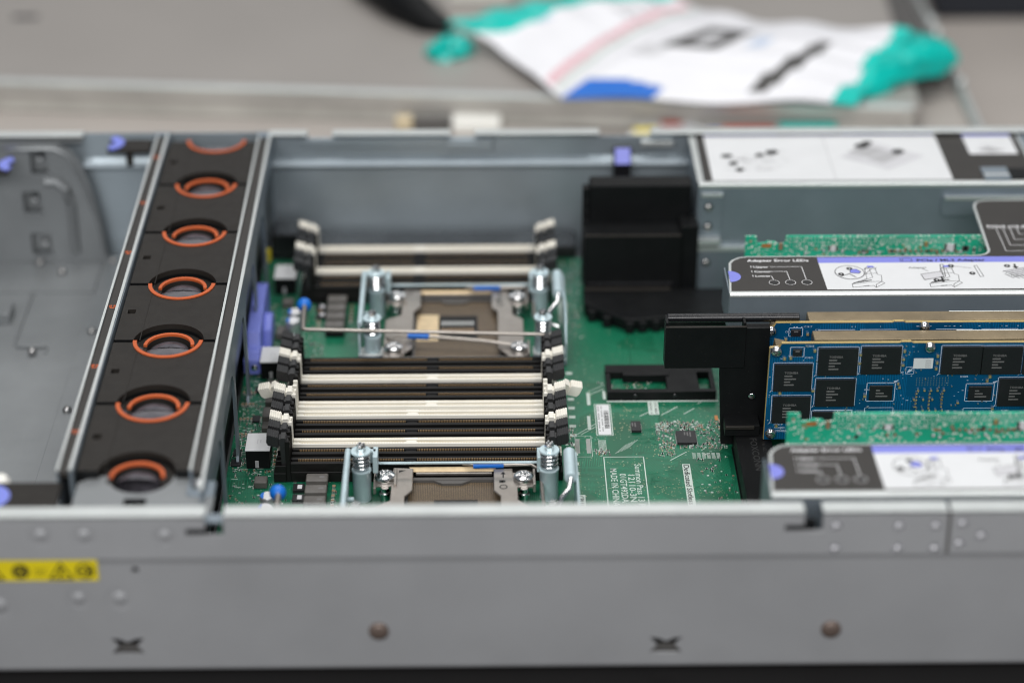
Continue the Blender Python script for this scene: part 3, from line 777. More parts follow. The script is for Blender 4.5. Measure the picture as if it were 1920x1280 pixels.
# ---- processor sockets
def cpu(cy):
    cx = -15.4
    g = G('black_slot'); g.box(-44, 13, cy-38, cy+41, ZB, 16.4)
    o = obj('cpu_socket', g, sb, bevel=.3)
    g = G('pins'); g.rect(-39.5, 8.5, cy-35, cy+34.5, 17.0)
    g.m('gold_plate'); g.rect(-39.2, -26.5, cy-13, cy+19, 17.05) if cy > 200 else None
    g.m('black_slot'); g.rect(-26.2, -3.8, cy-12, cy+17.6, 17.12)
    g.m('greyband')
    g.box(-40.5, 9.5, cy+34.5, cy+37, 16.4, 18.6); g.prism([(-27, cy+34.6), (-22, cy+31.4), (-12, cy+31.4), (-7, cy+34.6)], 'z', 16.4, 18.4)
    g.box(-41, -39.6, cy-36, cy+35, 16.4, 17.8); g.box(8.6, 10, cy-36, cy+35, 16.4, 17.8)
    for i in range(8):
        g.m('tin'); g.box(-24.5+i*2.4, -22.9+i*2.4, cy+5, cy+9, 17.1, 18)
        g.m('brown_cap'); g.box(-24.5+i*2.4, -22.9+i*2.4, cy-3, cy+.5, 17.1, 17.9)
    obj('pin_field', g, o)
    # stainless load frame
    g = G('steel')
    zo = 20.8
    g.prism([(-57.5, cy-40), (-48, cy-40), (-41, cy-30), (-41, cy+14), (-38, cy+18.5), (-37.2, cy+20), (-37.2, cy+40.6), (-47.6, cy+41.4), (-48, cy+36), (-48.5, cy+10), (-57.5, cy+4)], 'z', zo, zo+1.3)
    g.prism([(23, cy-40), (14, cy-40), (8, cy-30), (8, cy+14), (4.6, cy+19), (4.6, cy+39.6), (14.5, cy+40), (14.8, cy+32), (16.8, cy+30), (17, cy+10), (23, cy+4)], 'z', zo, zo+1.3)
    g.box(-57.5, 23, cy-46, cy-40, zo, zo+1.3)
    # far lip of the frame, tilted, gold coloured
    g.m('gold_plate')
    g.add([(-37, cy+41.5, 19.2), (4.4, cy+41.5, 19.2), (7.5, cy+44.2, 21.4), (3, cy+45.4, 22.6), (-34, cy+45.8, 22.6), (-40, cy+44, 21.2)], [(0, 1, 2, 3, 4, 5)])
    g.m('steel'); g.box(-36, 4, cy+40, cy+41.4, 17.6, 19.4)
    g.m('black_print')
    zq = zo+1.38
    g.sheet([(-44.6, cy+38.6), (-41, cy+38.6), (-44.6, cy+36.4)], zq)
    g.rect(9.2, 9.9, cy+30.5, cy+35, zq); g.sheet([(8.2, cy+34.2), (10.9, cy+34.2), (9.55, cy+36.6)], zq)
    g.rect(7.4, 9.4, cy+26, cy+28.4, zq); g.disc((9.6, cy+27.2), 1.2, top(zq), 10); g.disc((9.6, cy+22), 2.1, top(zq), 16, 1.5)
    obj('load_frame', g, o, bevel=.35)
    # hinge ends with torx screws
    for (x, y, sx) in ((-51.5, cy+31, -1), (20.2, cy+29.5, 1), (-51.5, cy-32, -1), (20.2, cy-32, 1)):
        g = G('steel'); g.box(x-6, x+6, y-7, y+6.5, 20.8, 22); g.box(x-6, x-4.6, y-9, y-7, 18, 22); g.box(x+4.6, x+6, y-8, y+7, 19, 24)
        g.m('chrome'); g.lathe([(2.4, 12), (2.4, 16.5), (3.0, 16.6), (3.0, 18), (2.2, 18.1), (2.2, 20.8)], (x, y-6.4, 0), 'z', 16)
        g.lathe([(5.4, 22), (5.6, 22.8), (5.0, 24.4), (3.2, 25.2), (1.9, 25.3), (1.6, 24.2), (.3, 24.2)], (x, y, 0), 'z', 22)
        for a in range(0, 360, 60): g.lathe([(.55, 25.1), (.5, 25.6), (.2, 25.9)], (x+2.5*math.cos(R(a)), y+2.5*math.sin(R(a)), 0), 'z', 8)
        obj('hinge_screw', g, o, bevel=.2)
    # levers, each with a blue sleeve
    for (pts, t0, t1) in (([(-36, cy+47, 21), (-14, cy+45.5, 22), (-3, cy+40.6, 23.4), (12, cy+41, 23.4), (24, cy+41, 23.6), (29, cy+35.5, 23.4), (30, cy+8, 20)], (-6, cy+40.8, 23.5), (9.8, cy+41.2, 23.5)),
                          ([(-57, cy-14, 20), (-55, cy-20, 23), (-47, cy-21, 25), (-30, cy-22.4, 25), (0, cy-26.6, 24.4), (18, cy-30.5, 23.6), (26, cy-32, 22)], (-43.6, cy-21.1, 25), (-31.5, cy-22.3, 25))):
        g = G('steel'); g.tube(pts, .95, 8); l = obj('lever', g, o)
        g = G('blue_tip'); g.tube([t0, t1], 1.75, 12); obj('sleeve', g, l) if False else obj('lever_sleeve', g, o)
cpu(102); cpu(302)

# ---- larger parts soldered on the board
def part(name, g, bevel=.2, **k): return obj(name, g, sb, bevel=bevel, **k)
for y in (168, 263, 366):
    g = G('black'); g.box(-126, -113.6, y-8.6, y+8.6, ZB, 22.6); g.m('label_white'); g.box(-126.4, -113.2, y-8.8, y+8.8, 22.65, 23.5)
    g.m('lgrey_print'); g.rect(-120.6, -120, y-2.4, y+2.4, 23.56); g.rect(-119, -118.4, y-1.4, y+2, 23.56)
    g.m('grey_print'); g.box(-121.4, -119.4, y-9.0, y-8.62, 12.6, 17)
    part('fan_connector', g)
for cy in (0, 200):
    n_ = (151, 139.5, 128.5, 118, 107)
    for y in n_:
        g = G('choke'); g.box(-93, -81.6, y-3.6+cy, y+3.6+cy, 15.5, 19.2); g.m('black'); g.box(-92.6, -82, y-3.9+cy, y+3.9+cy, ZB, 15.5)
        g.m('chip_text'); g.rect(-86, -83.4, y-.8+cy, y+.8+cy, 19.26)
        part('choke', g, .5)
    for (x, y) in ((-111.2, 117.5), (-111.5, 106.5)):
        g = G('silver_can'); g.lathe([(4.1, 13), (4.1, 14.2), (3.8, 14.6), (4.1, 15), (4.1, 21.4), (3.7, 22)], (x, y+cy, 0), 'z', 22)
        g.m('white_print'); g.disc((x, y+cy), 3.7, top(22.05), 22); g.m('blue_tip'); g.disc((x, y+cy), 3.75, top(22.1), 12, 0, 120, 240)
        g.m('black'); g.box(x-4.3, x+4.3, y+cy-4.3, y+cy+4.3, ZB, 13)
        part('capacitor', g, 0)
    g = G('choke'); g.box(-120.4, -113.6, 139.4+cy, 146+cy, ZB, 16); part('inductor', g, .4)
    for (x, y) in ((-97, 138), (-96.5, 128), (-96, 151.5)):
        g = G('chip'); g.box(x-3, x+3, y-3.2+cy, y+3.2+cy, ZB, 14); g.m('lgrey_print'); g.box(x-.6, x+1.8, y-1.8+cy, y+2+cy, 14.02, 14.1); part('chip', g, .2)
for (x0, x1, y0, y1, h, m_) in ((-128.3, -124, 238.5, 243.5, 1.5, 'chip'), (-127.2, -123, 206.4, 212.4, 1.5, 'chip'), (-121.4, -114.8, 205.7, 216, 4.5, 'choke'), (-121.1, -114.6, 221.3, 231.7, 4.5, 'choke'),
                                 (-134.3, -130.2, 171, 177, 1.5, 'chip'), (-134.6, -129.3, 161, 167, 1.5, 'chip'), (-121, -115, 236, 246, 4.5, 'choke'), (-128, -124, 276, 282, 1.5, 'chip'), (-121, -115, 300, 310, 4.5, 'choke'),
                                 (-121, -115, 196, 203, 3, 'choke')):
    g = G(m_); g.box(x0, x1, y0, y1, ZB, ZB+h)
    if m_ == 'chip':
        g.m('tin')
        for i in range(4): g.box(x0-.7, x1+.7, y0+.6+i*1.3, y0+1.1+i*1.3, ZB, ZB+.5)
    part('chip' if m_ == 'chip' else 'inductor', g, .25)
# bigger chips on the right
def qfp(x0, x1, y0, y1, n, sides='xy', txt=None):
    g = G('chip'); g.box(x0, x1, y0, y1, ZB+.3, ZB+1.8)
    g.m('tin')
    if 'y' in sides:
        for i in range(n):
            x = x0+.8+(x1-x0-1.6)*i/(n-1); g.box(x-.1, x+.1, y0-.6, y1+.6, ZB+.02, ZB+.3)
    if 'x' in sides:
        for i in range(n):
            y = y0+.8+(y1-y0-1.6)*i/(n-1); g.box(x0-.6, x1+.6, y-.1, y+.1, ZB+.02, ZB+.3)
    g.m('chip_text')
    for i in range(len(txt or [])): g.rect(x1-3.4-i*1.5, x1-2.7-i*1.5, y1-6.4+i*.8, y1-1.8, ZB+1.86)
    part('chip', g, .15)
qfp(80, 85.2, 193.2, 203, 9, 'x', [1, 1])
qfp(103.8, 114.4, 180.3, 192.6, 20, 'xy', [1, 1, 1])
g = G('tin')
for bx in (48.9, 54.8):
    for i in range(22): g.box(bx, bx+2.3, 172.6+i*.67, 173.0+i*.67, ZB+.02, ZB+.22)
part('contact_pad', g, 0)
# the small unpopulated black connector and its shield rail
g = G('black'); Xa, Xb = 68.5, 129
g.box(Xa, Xb, 228, 231.6, ZB, 17.6); g.box(Xa, Xa+2.6, 232, 252, ZB, 16); g.box(Xb-2.6, Xb, 232, 252, ZB, 17)
g.box(Xa, Xb, 252, 261, ZB, 16.5); g.box(78, 104, 247, 252, 13, 17.4); g.box(102, 120, 231.7, 252, ZB, 16.8)
for x in (84, 106): g.m('black_gloss'); g.lathe([(1.3, 0), (1.1, -.5), (.2, -.6)], (x, 227.98, 15.2), 'y', 14)
g.m('white_silk'); g.box(Xa-.6, Xb+1.2, 226.2, 227.4, ZB+.05, ZB+.5); g.box(Xa-2.4, Xa-.6, 229, 238, ZB+.05, ZB+.6)
part('expansion_connector', g, .4)
# riser socket block on the right edge
g = G('black'); g.box(133.2, 152, 96, 178, ZB, 25); g.box(134.5, 151, 178, 186, ZB, 20); g.box(132.6, 133.1, 96, 177, ZB, 13)
g.m('faint_text'); g.text('FOXCONN', 5.2, (140.5, 166, 25.06), DN, RG, width=32, bold=.05); g.text('A 162L', 2.6, (146.5, 160, 25.06), DN, RG)
part('riser_socket', g, .6)
# black blocks at the far end of the board
g = G('black_gloss'); g.box(-131.5, -115, 405, 427, ZB, 29); part('power_connector', g, .8)
g = G('black_gloss'); g.box(-112, 58, 405.6, 428, 11, 19.5); part('black_strip', g, .8)  # low black strip beyond the farthest slots
g = G('yellow'); g.box(-134.5, -131.8, 396, 400, 14, 22); part('yellow_plug', g, .4)
# surface mount parts: the larger ones as parts, the rest as one mass
def smd(g, x, y, w, d, h, m_):
    g.m('tin'); g.box(x, x+w, y, y+d, ZB+.03, ZB+h*.85)
    g.m(m_)
    if w > d: g.box(x+w*.25, x+w*.75, y-.03, y+d+.03, ZB+.03, ZB+h)
    else: g.box(x-.03, x+w+.03, y+d*.25, y+d*.75, ZB+.03, ZB+h)
big = []
for r_ in range(4):
    for y in (238.5, 225.5, 209.5, 193.2): big.append((-134.8+r_*2.0+(238.5-y)*.02, y-1.8, 1.1, 3.2, 1.2, 'brown_cap'))
for i in range(6): big.append((-112.4+i*1.5, 188+(i % 2)*3, 1, 1.9, .9, 'brown_cap'))
for i in range(5): big.append((-79.6, 139-i*4.6, 1.6, 2.6, 1.2, 'brown_cap'))
for i in range(5): big.append((-79.6, 339-i*4.6, 1.6, 2.6, 1.2, 'brown_cap'))
for i in range(5): big.append((-98.5, 339-i*7, 2, 3, 1.5, 'brown_cap'))
for i in range(4): big.append((-113+i*.1, 175-i*4.2, 2, 1.2, 1, 'brown_cap'))
big += [(-103, 158.6, 1.4, 2.4, 1.1, 'brown_cap'), (-99, 158.6, 1.4, 2.4, 1.1, 'brown_cap'), (128, 203, 1.5, 2.4, 1.1, 'brown_cap'), (127.5, 196, 1.5, 2.4, 1.1, 'brown_cap')]
for i in range(16):
    big.append((rnd(107, 118), rnd(194, 202), 1.5, 1, .9, random.choice(('brown_cap', 'chip'))))
for b_ in big[:96]:
    g = G('tin'); smd(g, *b_); part('ceramic_capacitor', g, 0)
g = G('tin')
def cloud(x0, x1, y0, y1, n, avoid=()):
    for _ in range(n):
        x = rnd(x0, x1); y = rnd(y0, y1)
        if any(a < x < b and c < y < d for a, b, c, d in avoid): continue
        x = round(x/.7)*.7; y = round(y/.9)*.9
        w, d = random.choice(((1, .5), (.5, 1), (1.3, .7), (.7, 1.3)))
        smd(g, x, y, w, d, rnd(.4, .8), random.choice(('brown_cap', 'chip', 'chip', 'white_silk')))
AV = [(-127.5, -112.8, 158, 178), (-127.5, -112.8, 253, 273), (-127.5, -112.8, 356, 376)]
cloud(-135.5, -112.5, 152, 345, 520, AV)
cloud(-135, -77, 112, 156, 110, [(-95, -80, 100, 160), (-117, -107, 100, 124)])
cloud(-110, -94, 270, 346, 150)
cloud(93, 102, 168, 204, 110); cloud(62, 92, 226, 248, 30); cloud(112, 131, 124, 170, 40); cloud(102, 131, 193.5, 206, 80); cloud(116, 131, 176, 194, 90); cloud(100, 118, 176.5, 179, 26)
cloud(44, 49, 168, 200, 30); cloud(58.5, 67, 170.5, 176, 30); cloud(78, 92, 240, 262, 24)
cloud(44, 58, 300, 400, 130); cloud(-112, -104, 176, 196, 40)
obj('surface_mount_components', g, sb, stuff=True)

# ================================================================== HEATSINK BRACKETS
def bracket(cy, label):
    r = thing('heatsink_bracket', label, 'bracket', (-15, cy, ZB), 'heatsink retention brackets around the processor sockets')
    posts = [(-63.4, cy+28), (33.2, cy+28), (-63.4, cy-28), (33.6, cy-28)]
    for (x, y) in posts:
        g = G('blue_zinc')
        g.lathe([(4.8, ZB), (4.8, 28.4), (5.1, 28.8), (5.1, 29.8), (4.6, 30)], (x, y, 0), 'z', 24)
        o = obj('post', g, r)
        g = G('chrome')
        N_ = 96; pth = [(x+4.1*math.cos(R(360*4.3*i/N_)), y+4.1*math.sin(R(360*4.3*i/N_)), 30.3+9.4*i/N_) for i in range(N_+1)]
        g.tube(pth, .68, 6); g.m('blue_zinc'); g.lathe([(2.6, 30), (2.6, 40)], (x, y, 0), 'z', 14); obj('spring', g, o)
        g = G('blue_zinc'); g.lathe([(5.0, 39.9), (5.3, 40.2), (5.1, 40.9), (2.4, 41)], (x, y, 0), 'z', 26)
        g.m('chrome'); g.lathe([(2.4, 41), (2.4, 43.6), (2.0, 44)], (x, y, 0), 'z', 6)
        for a in range(20, 380, 90): g.lathe([(.85, 43.6), (.85, 44.7), (.4, 45.2)], (x+1.4*math.cos(R(a)), y+1.4*math.sin(R(a)), 0), 'z', 8)
        obj('screw_head', g, o)
    g = G('zinc'); g.box(-71.4, 47, cy-34.1, cy-31, 12.1, 15.6); g.m('edge'); g.box(-71.4, 47, cy-34.1, cy-31, 15.62, 16); obj('foot_strip', g, r, bevel=.2)
    # left rail: upright plate with rolled top and a foot
    g = G('blue_zinc')
    g.prism([(cy-33, 13), (cy-30, 13), (cy-30, 16), (cy+30, 16), (cy+31, 39), (cy-33, 39)], 'x', -71.4, -70.2)
    g.tube([(-70.2, cy-33, 39.2), (-70.2, cy+31, 39.2)], 1.6, 10)
    g.tube([(-70, cy+8, 24), (-66.5, cy+8, 24)], 1.4, 8)
    g.m('zinc'); g.box(-71.6, -56, cy-34.2, cy-33, 12.2, 19); g.m('edge'); g.box(-71.6, -56, cy-34.2, cy-25, 19, 20)
    obj('side_rail', g, r, bevel=.3)
    g = G('blue_zinc')
    g.prism([(cy-33, 13), (cy+30, 13), (cy+30, 38), (cy-20, 38), (cy-33, 26)], 'x', 46.2, 47.4)
    g.tube([(43.4, cy+4, 38.4), (43.4, cy+29, 38.4)], 3.2, 16); g.box(42, 47.4, cy-33, cy-20, 12.3, 14)
    g.m('edge'); g.box(28, 46, cy-34, cy-25, 19, 20); g.m('zinc'); g.box(28, 46, cy-34.2, cy-33, 12.2, 19)
    obj('side_rail', g, r, bevel=.3)
    g = G('blue_zinc'); g.box(-56, 38, cy+36.4, cy+37.4, 26.9, 28.2); g.box(-57.6, -55, cy+28, cy+38, 27, 37); g.box(27, 29, cy+28, cy+38, 27, 36)
    g.box(-64, -56, cy+33.2, cy+36, 30, 37)
    obj('cross_bar', g, r, bevel=.25)
    # bail wire with its blue ball grip
    g = G('chrome')
    g.tube([(43.4, cy+4, 38.4), (42.4, cy-2, 36), (38.5, cy-6, 33), (36.8, cy-9, 29.6), (38.6, cy-11, 26.4), (43.2, cy-11.6, 25)], 1.35, 10)
    g.m('steel'); g.tube([(-103, cy-9, 38.6), (-102.6, cy-26, 39), (-102, cy-37.4, 38.8), (-100.4, cy-38, 38.7), (41.5, cy-38, 34.4)], [1.6, 1.5, 1.3, 1.05, 1.05], 10)
    w = obj('bail_wire', g, r)
    g = G('blue_tip'); g.lathe([(.8, -4.2), (2.6, -3.5), (3.9, -1.8), (4.3, 0), (3.9, 1.8), (2.6, 3.5), (.8, 4.2)], (-103.4, cy-7, 38), 'y', 20)
    obj('grip', g, w)
    return r
bracket(102, 'blue-grey steel heatsink bracket with four spring screws, nearest the camera')
bracket(302, 'blue-grey steel heatsink bracket with four spring screws, out of focus near the far wall')

# ================================================================== BLUE LEVER
g = G('peri')
g.prism([(258, 12.5), (258, 22), (262, 26), (268, 26), (273, 33), (322, 36.5), (333, 33), (335, 26), (335, 18), (327, 14), (280, 13)], 'x', -135, -127)
g.prism([(259, 12.5), (259, 22), (276, 22), (279, 12.5)], 'x', -136.4, -124)
g.prism([(285, 14), (289, 25), (300, 30), (308, 27), (310, 14)], 'x', -127.4, -122.4)
lv = obj('board_lever', g, loc=(-130, 296, 12), bevel=1.2, seg=3)
tag(lv, 'periwinkle blue plastic lever standing beside the fan cage', 'lever')
q = G('chrome'); q.lathe([(2, 0), (1.9, -.6), (1.2, -1), (.3, -1.1)], (-130, 258.6, 17.5), 'y', 14); obj('screw', q, lv)

# ================================================================== AIR BAFFLE
ab = thing('air_baffle', 'stepped black plastic air baffle against the far wall', 'air baffle', (95, 360, 12))
g = G('black')
g.prism([(59.5, 346), (59.5, 327), (82, 307.5), (87, 306.6), (116, 311), (148, 311), (148, 346)], 'z', 17, 21)
g.prism([(59.8, 346), (59.8, 328), (82.4, 309), (147, 312.6), (147, 346)], 'z', 12.4, 17)
for i, (x, y) in enumerate(((64, 321.4), (72.5, 314), (85.5, 306.4), (93, 307.4), (101, 308.6), (109, 309.6), (122, 310.6))):
    g.box(x-2.4, x+2.4, y-1.6, y+3, 12.4, 19.5)
obj('base', g, ab, bevel=.6)
g = G('black'); g.box(60, 117.4, 346, 366, 21, 55.4); g.box(117.4, 128, 350, 366, 14, 60); g.m('black_gloss'); g.box(61.5, 113, 345.4, 346, 23, 25)
g.m('fanblack'); g.box(60, 117.4, 345.6, 347.4, 55.4, 56.4); g.box(60, 112, 342, 345.4, 21, 22.4)
obj('duct_body', g, ab, bevel=.8, seg=2)
g = G('black')
g.prism([(366.4, 14), (366.4, 79), (370, 82), (374, 82), (398, 60), (398, 14)], 'x', 63.5, 124.5)
g.box(59.4, 63.5, 366, 372, 14, 78)
for i in range(8): g.box(59.2, 63.4, 365.8, 367.6, 22+i*6.4, 25+i*6.4)
obj('duct_hood', g, ab, bevel=.8, seg=2)
g = G('black_gloss'); g.box(80.8, 91.8, 422, 428.4, 50, 78); o = obj('latch_tab', g, ab, bevel=.8)
q = G('peri_print'); q.prism([(416.8, 70), (421.9, 78.6), (422.4, 78.6), (422.4, 70)], 'x', 81.6, 91); obj('touch_point', q, o, bevel=.3)

# ================================================================== POWER / PSU CAGE
pc = thing('power_supply_cage', 'grey steel cage beside the far wall topped by a white instruction label', 'power supply cage', (230, 395, 3))
ZT = 84.0
g = G('zinc'); g.box(127.6, 350, 358, 359.2, 3.6, ZT)                      # face
g.prism([(127.6, 358), (350, 358), (350, 436), (127.6, 436)], 'z', ZT-1.2, ZT-.02)
g.box(127.4, 128.6, 359, 436, 4, ZT-1.3)
g.m('edge'); g.prism([(357.4, ZT-2.6), (357.4, ZT-.6), (358.4, ZT+.1), (361, ZT+.1), (361, ZT-.9), (358.8, ZT-1), (358, ZT-2.6)], 'x', 127.8, 350)
g.box(127.2, 131, 361, 436, ZT-.6, ZT+.12); g.box(329.5, 331, 361, 436, ZT, ZT+.3)
g.m('zinc'); g.plate(rrect(129.5, 142, 51.5, 77.4, 2), [circle(134, 69.3, 2.6, 16), circle(134, 56.4, 2.6, 16)], 'y', 356.6, 357.8)
g.m('edge'); g.box(129.6, 142, 355.8, 357.8, 76.2, 78.2)
g.box(127.2, 141.4, 352, 357.9, 46.2, 49.6); g.box(127.6, 160, 354.6, 357.9, 41, 43.6)
g.m('zinc'); g.plate([(127.5, 8), (160, 8), (160, 41), (127.5, 41)], [circle(133.9, 32.6, 2.6, 16), circle(134.2, 11.6, 2.6, 16)], 'y', 355.6, 356.8)
g.plate(rrect(272.4, 350, 63.4, 76.6, 3), [], 'y', 355.4, 357.9); g.m('edge'); g.box(274, 350, 354.2, 357.9, 74.2, 76.4)
g.m('mat')
for (x, z) in ((134, 69.3), (134, 56.4)): g.box(x-3, x+3, 357.82, 357.9, z-3, z+3)
g.m('zinc'); g.box(298, 313.5, 360, 377, ZT+.2, ZT+1.4); g.m('edge'); g.box(298.4, 313, 365, 367, ZT+1.4, ZT+1.8); g.m('black'); g.box(313.6, 350, 362, 376, ZT+.2, ZT+.9)
obj('cage_body', g, pc, bevel=.3)
for (x, z) in ((134, 69.3), (134, 56.4), (133.9, 32.6), (134.2, 11.6)):
    q = G('screw'); q.lathe([(2.2, -.2), (2.2, -1.4), (1.4, -2), (.3, -2.1)], (x, 357.4, z-.4), 'y', 14); obj('screw', q, pc)
g = G('strip'); g.prism([(131.2, 361.2), (329.2, 361.2), (329.2, 436), (131.2, 436)], 'z', ZT+.02, ZT+.14)
g.m('label_white'); g.rect(136.2, 279.2, 361.6, 430.6, ZT+.2); g.rect(296, 325.5, 398.4, 428.2, ZT+.2)
g.m('peri_print'); g.rect(136.2, 279, 427.4, 430.7, ZT+.26); g.rect(296, 325.6, 424.8, 428.3, ZT+.26)
F2 = top(ZT+.3)
g.m('grey_print'); g.line([(209.6, 362), (209.6, 427)], .4, F2)
g.m('black_print'); g.rect(182, 222, 428.4, 429.6, ZT+.32)
g.m('lgrey_print'); g.sheet([(216, 395), (240, 416), (268, 396), (243, 376)], ZT+.3)
g.m('grey_print'); g.sheet([(222, 402), (234, 412), (246, 404), (234, 394)], ZT+.33); g.sheet([(233, 392), (247, 403), (254, 396), (241, 385)], ZT+.33)
for i in range(10): g.line([(219+i*2.2, 396+i*1.7), (226+i*2.2, 390.4+i*1.7)], .3, top(ZT+.36))
g.m('black_print')
for (x, y, a, b) in ((232, 411, 5, 4), (236, 415.5, 4, 3), (253, 402, 4.5, 4), (176, 402, 4.5, 4), (151, 386, 3, 3), (154, 377, 3, 3), (148, 397, 4, 3), (168, 398, 3, 3)):
    g.sheet([(x-a, y-b/2), (x, y-b), (x+a, y), (x+a*.4, y+b), (x-a*.7, y+b*.7)], ZT+.38)
g.m('grey_print')
for i in range(46):
    x = rnd(144, 182); y = 374+rnd(0, 34)*((x-140)/42*.6+.4); w = rnd(1.5, 5)
    g.line([(x, y), (x+w, y+w*.5), (x+w+rnd(-1, 2), y+w*.5-rnd(1, 3))], .35, F2)
for i in range(8):
    x = rnd(301, 318); y = rnd(404, 420); g.line([(x, y), (x+rnd(2, 6), y+rnd(-2, 2))], .35, F2)
g.sheet([(301, 405), (310, 409), (319, 404), (310, 400)], ZT+.3)
obj('label', g, pc, label='white instruction label on black print')

# ================================================================== RISER CAGES (two alike)
def num(g, x, y, s_, z, r=1.9):
    g.m('black_print'); g.disc((x, y), r, top(z), 16); g.m('label_white'); g.text(s_, r*1.5, (x, y-r*.52, z+.06), (1, 0, 0), (0, 1, 0), align='CENTER', bold=.04)
def riser(dy, label, lx):
    r = thing('riser_cage', label, 'riser cage', (230, dy+240, 13), 'riser cages with adapter labels')
    Z = 84.0; A = lambda pts: [(x, y+dy) for x, y in pts]
    outl = [(132.2, 219.4), (350, 219.4), (350, 334), (291, 334)]+[(291+7*math.cos(R(a))-.0, 327+7*math.sin(R(a))) for a in range(90, 181, 15)]
    outl = [(132.2, 219.4), (350, 219.4), (350, 334), (292, 334), (287, 332), (284.6, 328)]
    outl += [(283.9, 324), (281.6, 272)]+[(274.6+7*math.cos(R(a)), 270.2+7*math.sin(R(a))) for a in (0, -25, -50, -75)]+[(272, 262.8), (146, 262.8), (141, 261.4), (137.4, 258.6), (135.2, 254.6)]
    g = G('edge'); g.prism(A(outl), 'z', Z-1.2, Z)
    g.m('zinc'); g.box(132.6, 350, dy+218.2, dy+219.38, 34, Z-.6); g.m('edge'); g.prism([(dy+218.0, Z-2.4), (dy+218.0, Z-.9), (dy+219.2, Z+.02), (dy+220.4, Z+.02), (dy+220.4, Z-1), (dy+219.3, Z-2.2)], 'x', 132.5, 350)
    g.m('edge'); g.prism(rrect(215, 300, 58, 62.4, 1.5), 'y', dy+215.4, dy+218.1)
    g.m('zinc'); g.box(132.3, 133.2, dy+219.4, dy+252, 60, Z-1.3)
    obj('bracket', g, r, bevel=.25)
    def ins(p):
        out = []
        for x, y in p:
            out.append((x, y))
        return out
    lab = [(133.6, 221), (350, 221), (350, 332.6), (292.4, 332.6), (288, 331), (286, 327.6), (285.3, 324), (283, 271.6)]
    lab += [(274.8+8.2*math.cos(R(a)), 270+8.4*math.sin(R(a))) for a in (-5, -30, -55, -80)]+[(272, 261.4), (146.4, 261.4), (142, 260.2), (138.8, 257.8), (136.6, 254)]
    g = G('strip'); g.prism(A(lab), 'z', Z+.02, Z+.14)
    z1, z2, z3 = Z+.2, Z+.27, Z+.34
    W = lambda u, v: (u, v+dy, z1); W2 = lambda u, v: (u, v+dy, z2); W3 = lambda u, v: (u, v+dy, z3)
    g.m('peri_print'); g.disc((133.8, 238), 6.6, W, 20, 0, -88, 88)
    g.m('white_print')
    g.text('Adapter Error LEDs', 3.7, (145.8, 255.6+dy, z1), (1, 0, 0), (0, 1, 0), width=34, bold=.09)
    for i, (t, y, xh) in enumerate((('Upper', 248.2, 175.6), ('Center', 242.6, 166.7), ('Lower', 237.3, 157.8))):
        g.text('!', 3.2, (146.6, y+dy, z1), (1, 0, 0), (0, 1, 0), bold=.05)
        g.text(t, 3.0, (148.2, y+dy, z1), (1, 0, 0), (0, 1, 0), width=8.4 if i != 1 else 9.4, bold=.05)
        g.line([(157.6 if i < 2 else 157.0, y+1), (xh-.6, y+1), (xh, 234)], .32, W)
        g.disc((xh, 230.6), 2.9, W, 22, 2.66)
    g.m('black_print')
    for xh in (157.8, 166.7, 175.6): g.disc((xh, 230.6), 2.1, W, 18)
    g.m('label_white'); g.sheet(A([(185.6, 222), (350, 222), (350, 253.6), (184.8, 253.6)]), z1)
    g.m('peri_print'); g.sheet(A([(184.8, 253.6), (350, 253.6), (350, 260.4), (184.9, 260.4)]), z1)
    g.m('black_print')
    g.text('PCIe / ML2 Adapter', 4.0, (239.4, 254.8+dy, z2), (1, 0, 0), (0, 1, 0), width=38, bold=.1)
    g.line([(230.6, 258.8), (230.6, 254.9), (236.8, 254.9), (236.8, 258.4), (231.8, 258.4), (231.8, 254.9)], .35, W2)
    # pictograms: riser with callout, twice, plus a latch strip
    def pict(ox):
        P_ = [(ox, 224.4), (ox+11.5, 226.2), (ox+12.6, 224), (ox+18, 229), (ox+16.6, 231), (ox+17.5, 238.4), (ox+15.5, 239.5), (ox+15.2, 246), (ox+9.5, 246.4), (ox+9, 234.4), (ox+1.5, 229.6), (ox, 228), (ox, 224.4)]
        g.m('black_print'); g.line(P_, .3, W2); g.line([(ox, 228), (ox+12, 231), (ox+16.6, 231)], .3, W2); g.line([(ox+1.5, 229.6), (ox+11, 232.6)], .9, W2)
        g.line([(ox+9.5, 246.4), (ox+11, 248.6), (ox+16, 247.2), (ox+15.2, 246)], .3, W2); g.line([(ox+12, 246), (ox+12.4, 236), (ox+5, 231)], .3, W2)
        g.line([(ox+9.2, 240), (ox+15.4, 241)], .3, W2); g.line([(ox+12.6, 224), (ox+13, 227.4), (ox+16.6, 231)], .3, W2)
        g.line([(ox+6, 225.6), (ox+9, 226.1)], .5, W2)
    pict(199.8); pict(242)
    g.m('label_white'); g.disc((200.4, 241.8), 8, W3, 30)
    g.m('black_print'); g.disc((200.4, 241.8), 8.2, lambda u, v: (u, v+dy, z3+.05), 30, 7.8)
    g.line([(208, 245), (213, 248)], .3, W2); g.line([(206, 236), (213, 246)], .3, W2)
    g.m('peri_print'); zz = z3+.1
    g.sheet(A([(200.6, 241), (205.4, 240.4), (206.6, 242.4), (204.6, 245.6), (201, 245)]), zz); g.sheet(A([(211, 247.4), (215, 247.6), (214, 249.6), (211, 249.4)]), zz)
    g.sheet(A([(253, 247.4), (257, 247.6), (256, 249.6), (253, 249.4)]), zz)
    g.m('black_print'); g.line([(195, 237), (200, 240), (203, 236)], .5, lambda u, v: (u, v+dy, zz)); g.line([(200.6, 241), (205.4, 240.4), (206.6, 242.4), (204.6, 245.6), (201, 245), (200.6, 241)], .3, lambda u, v: (u, v+dy, zz+.05))
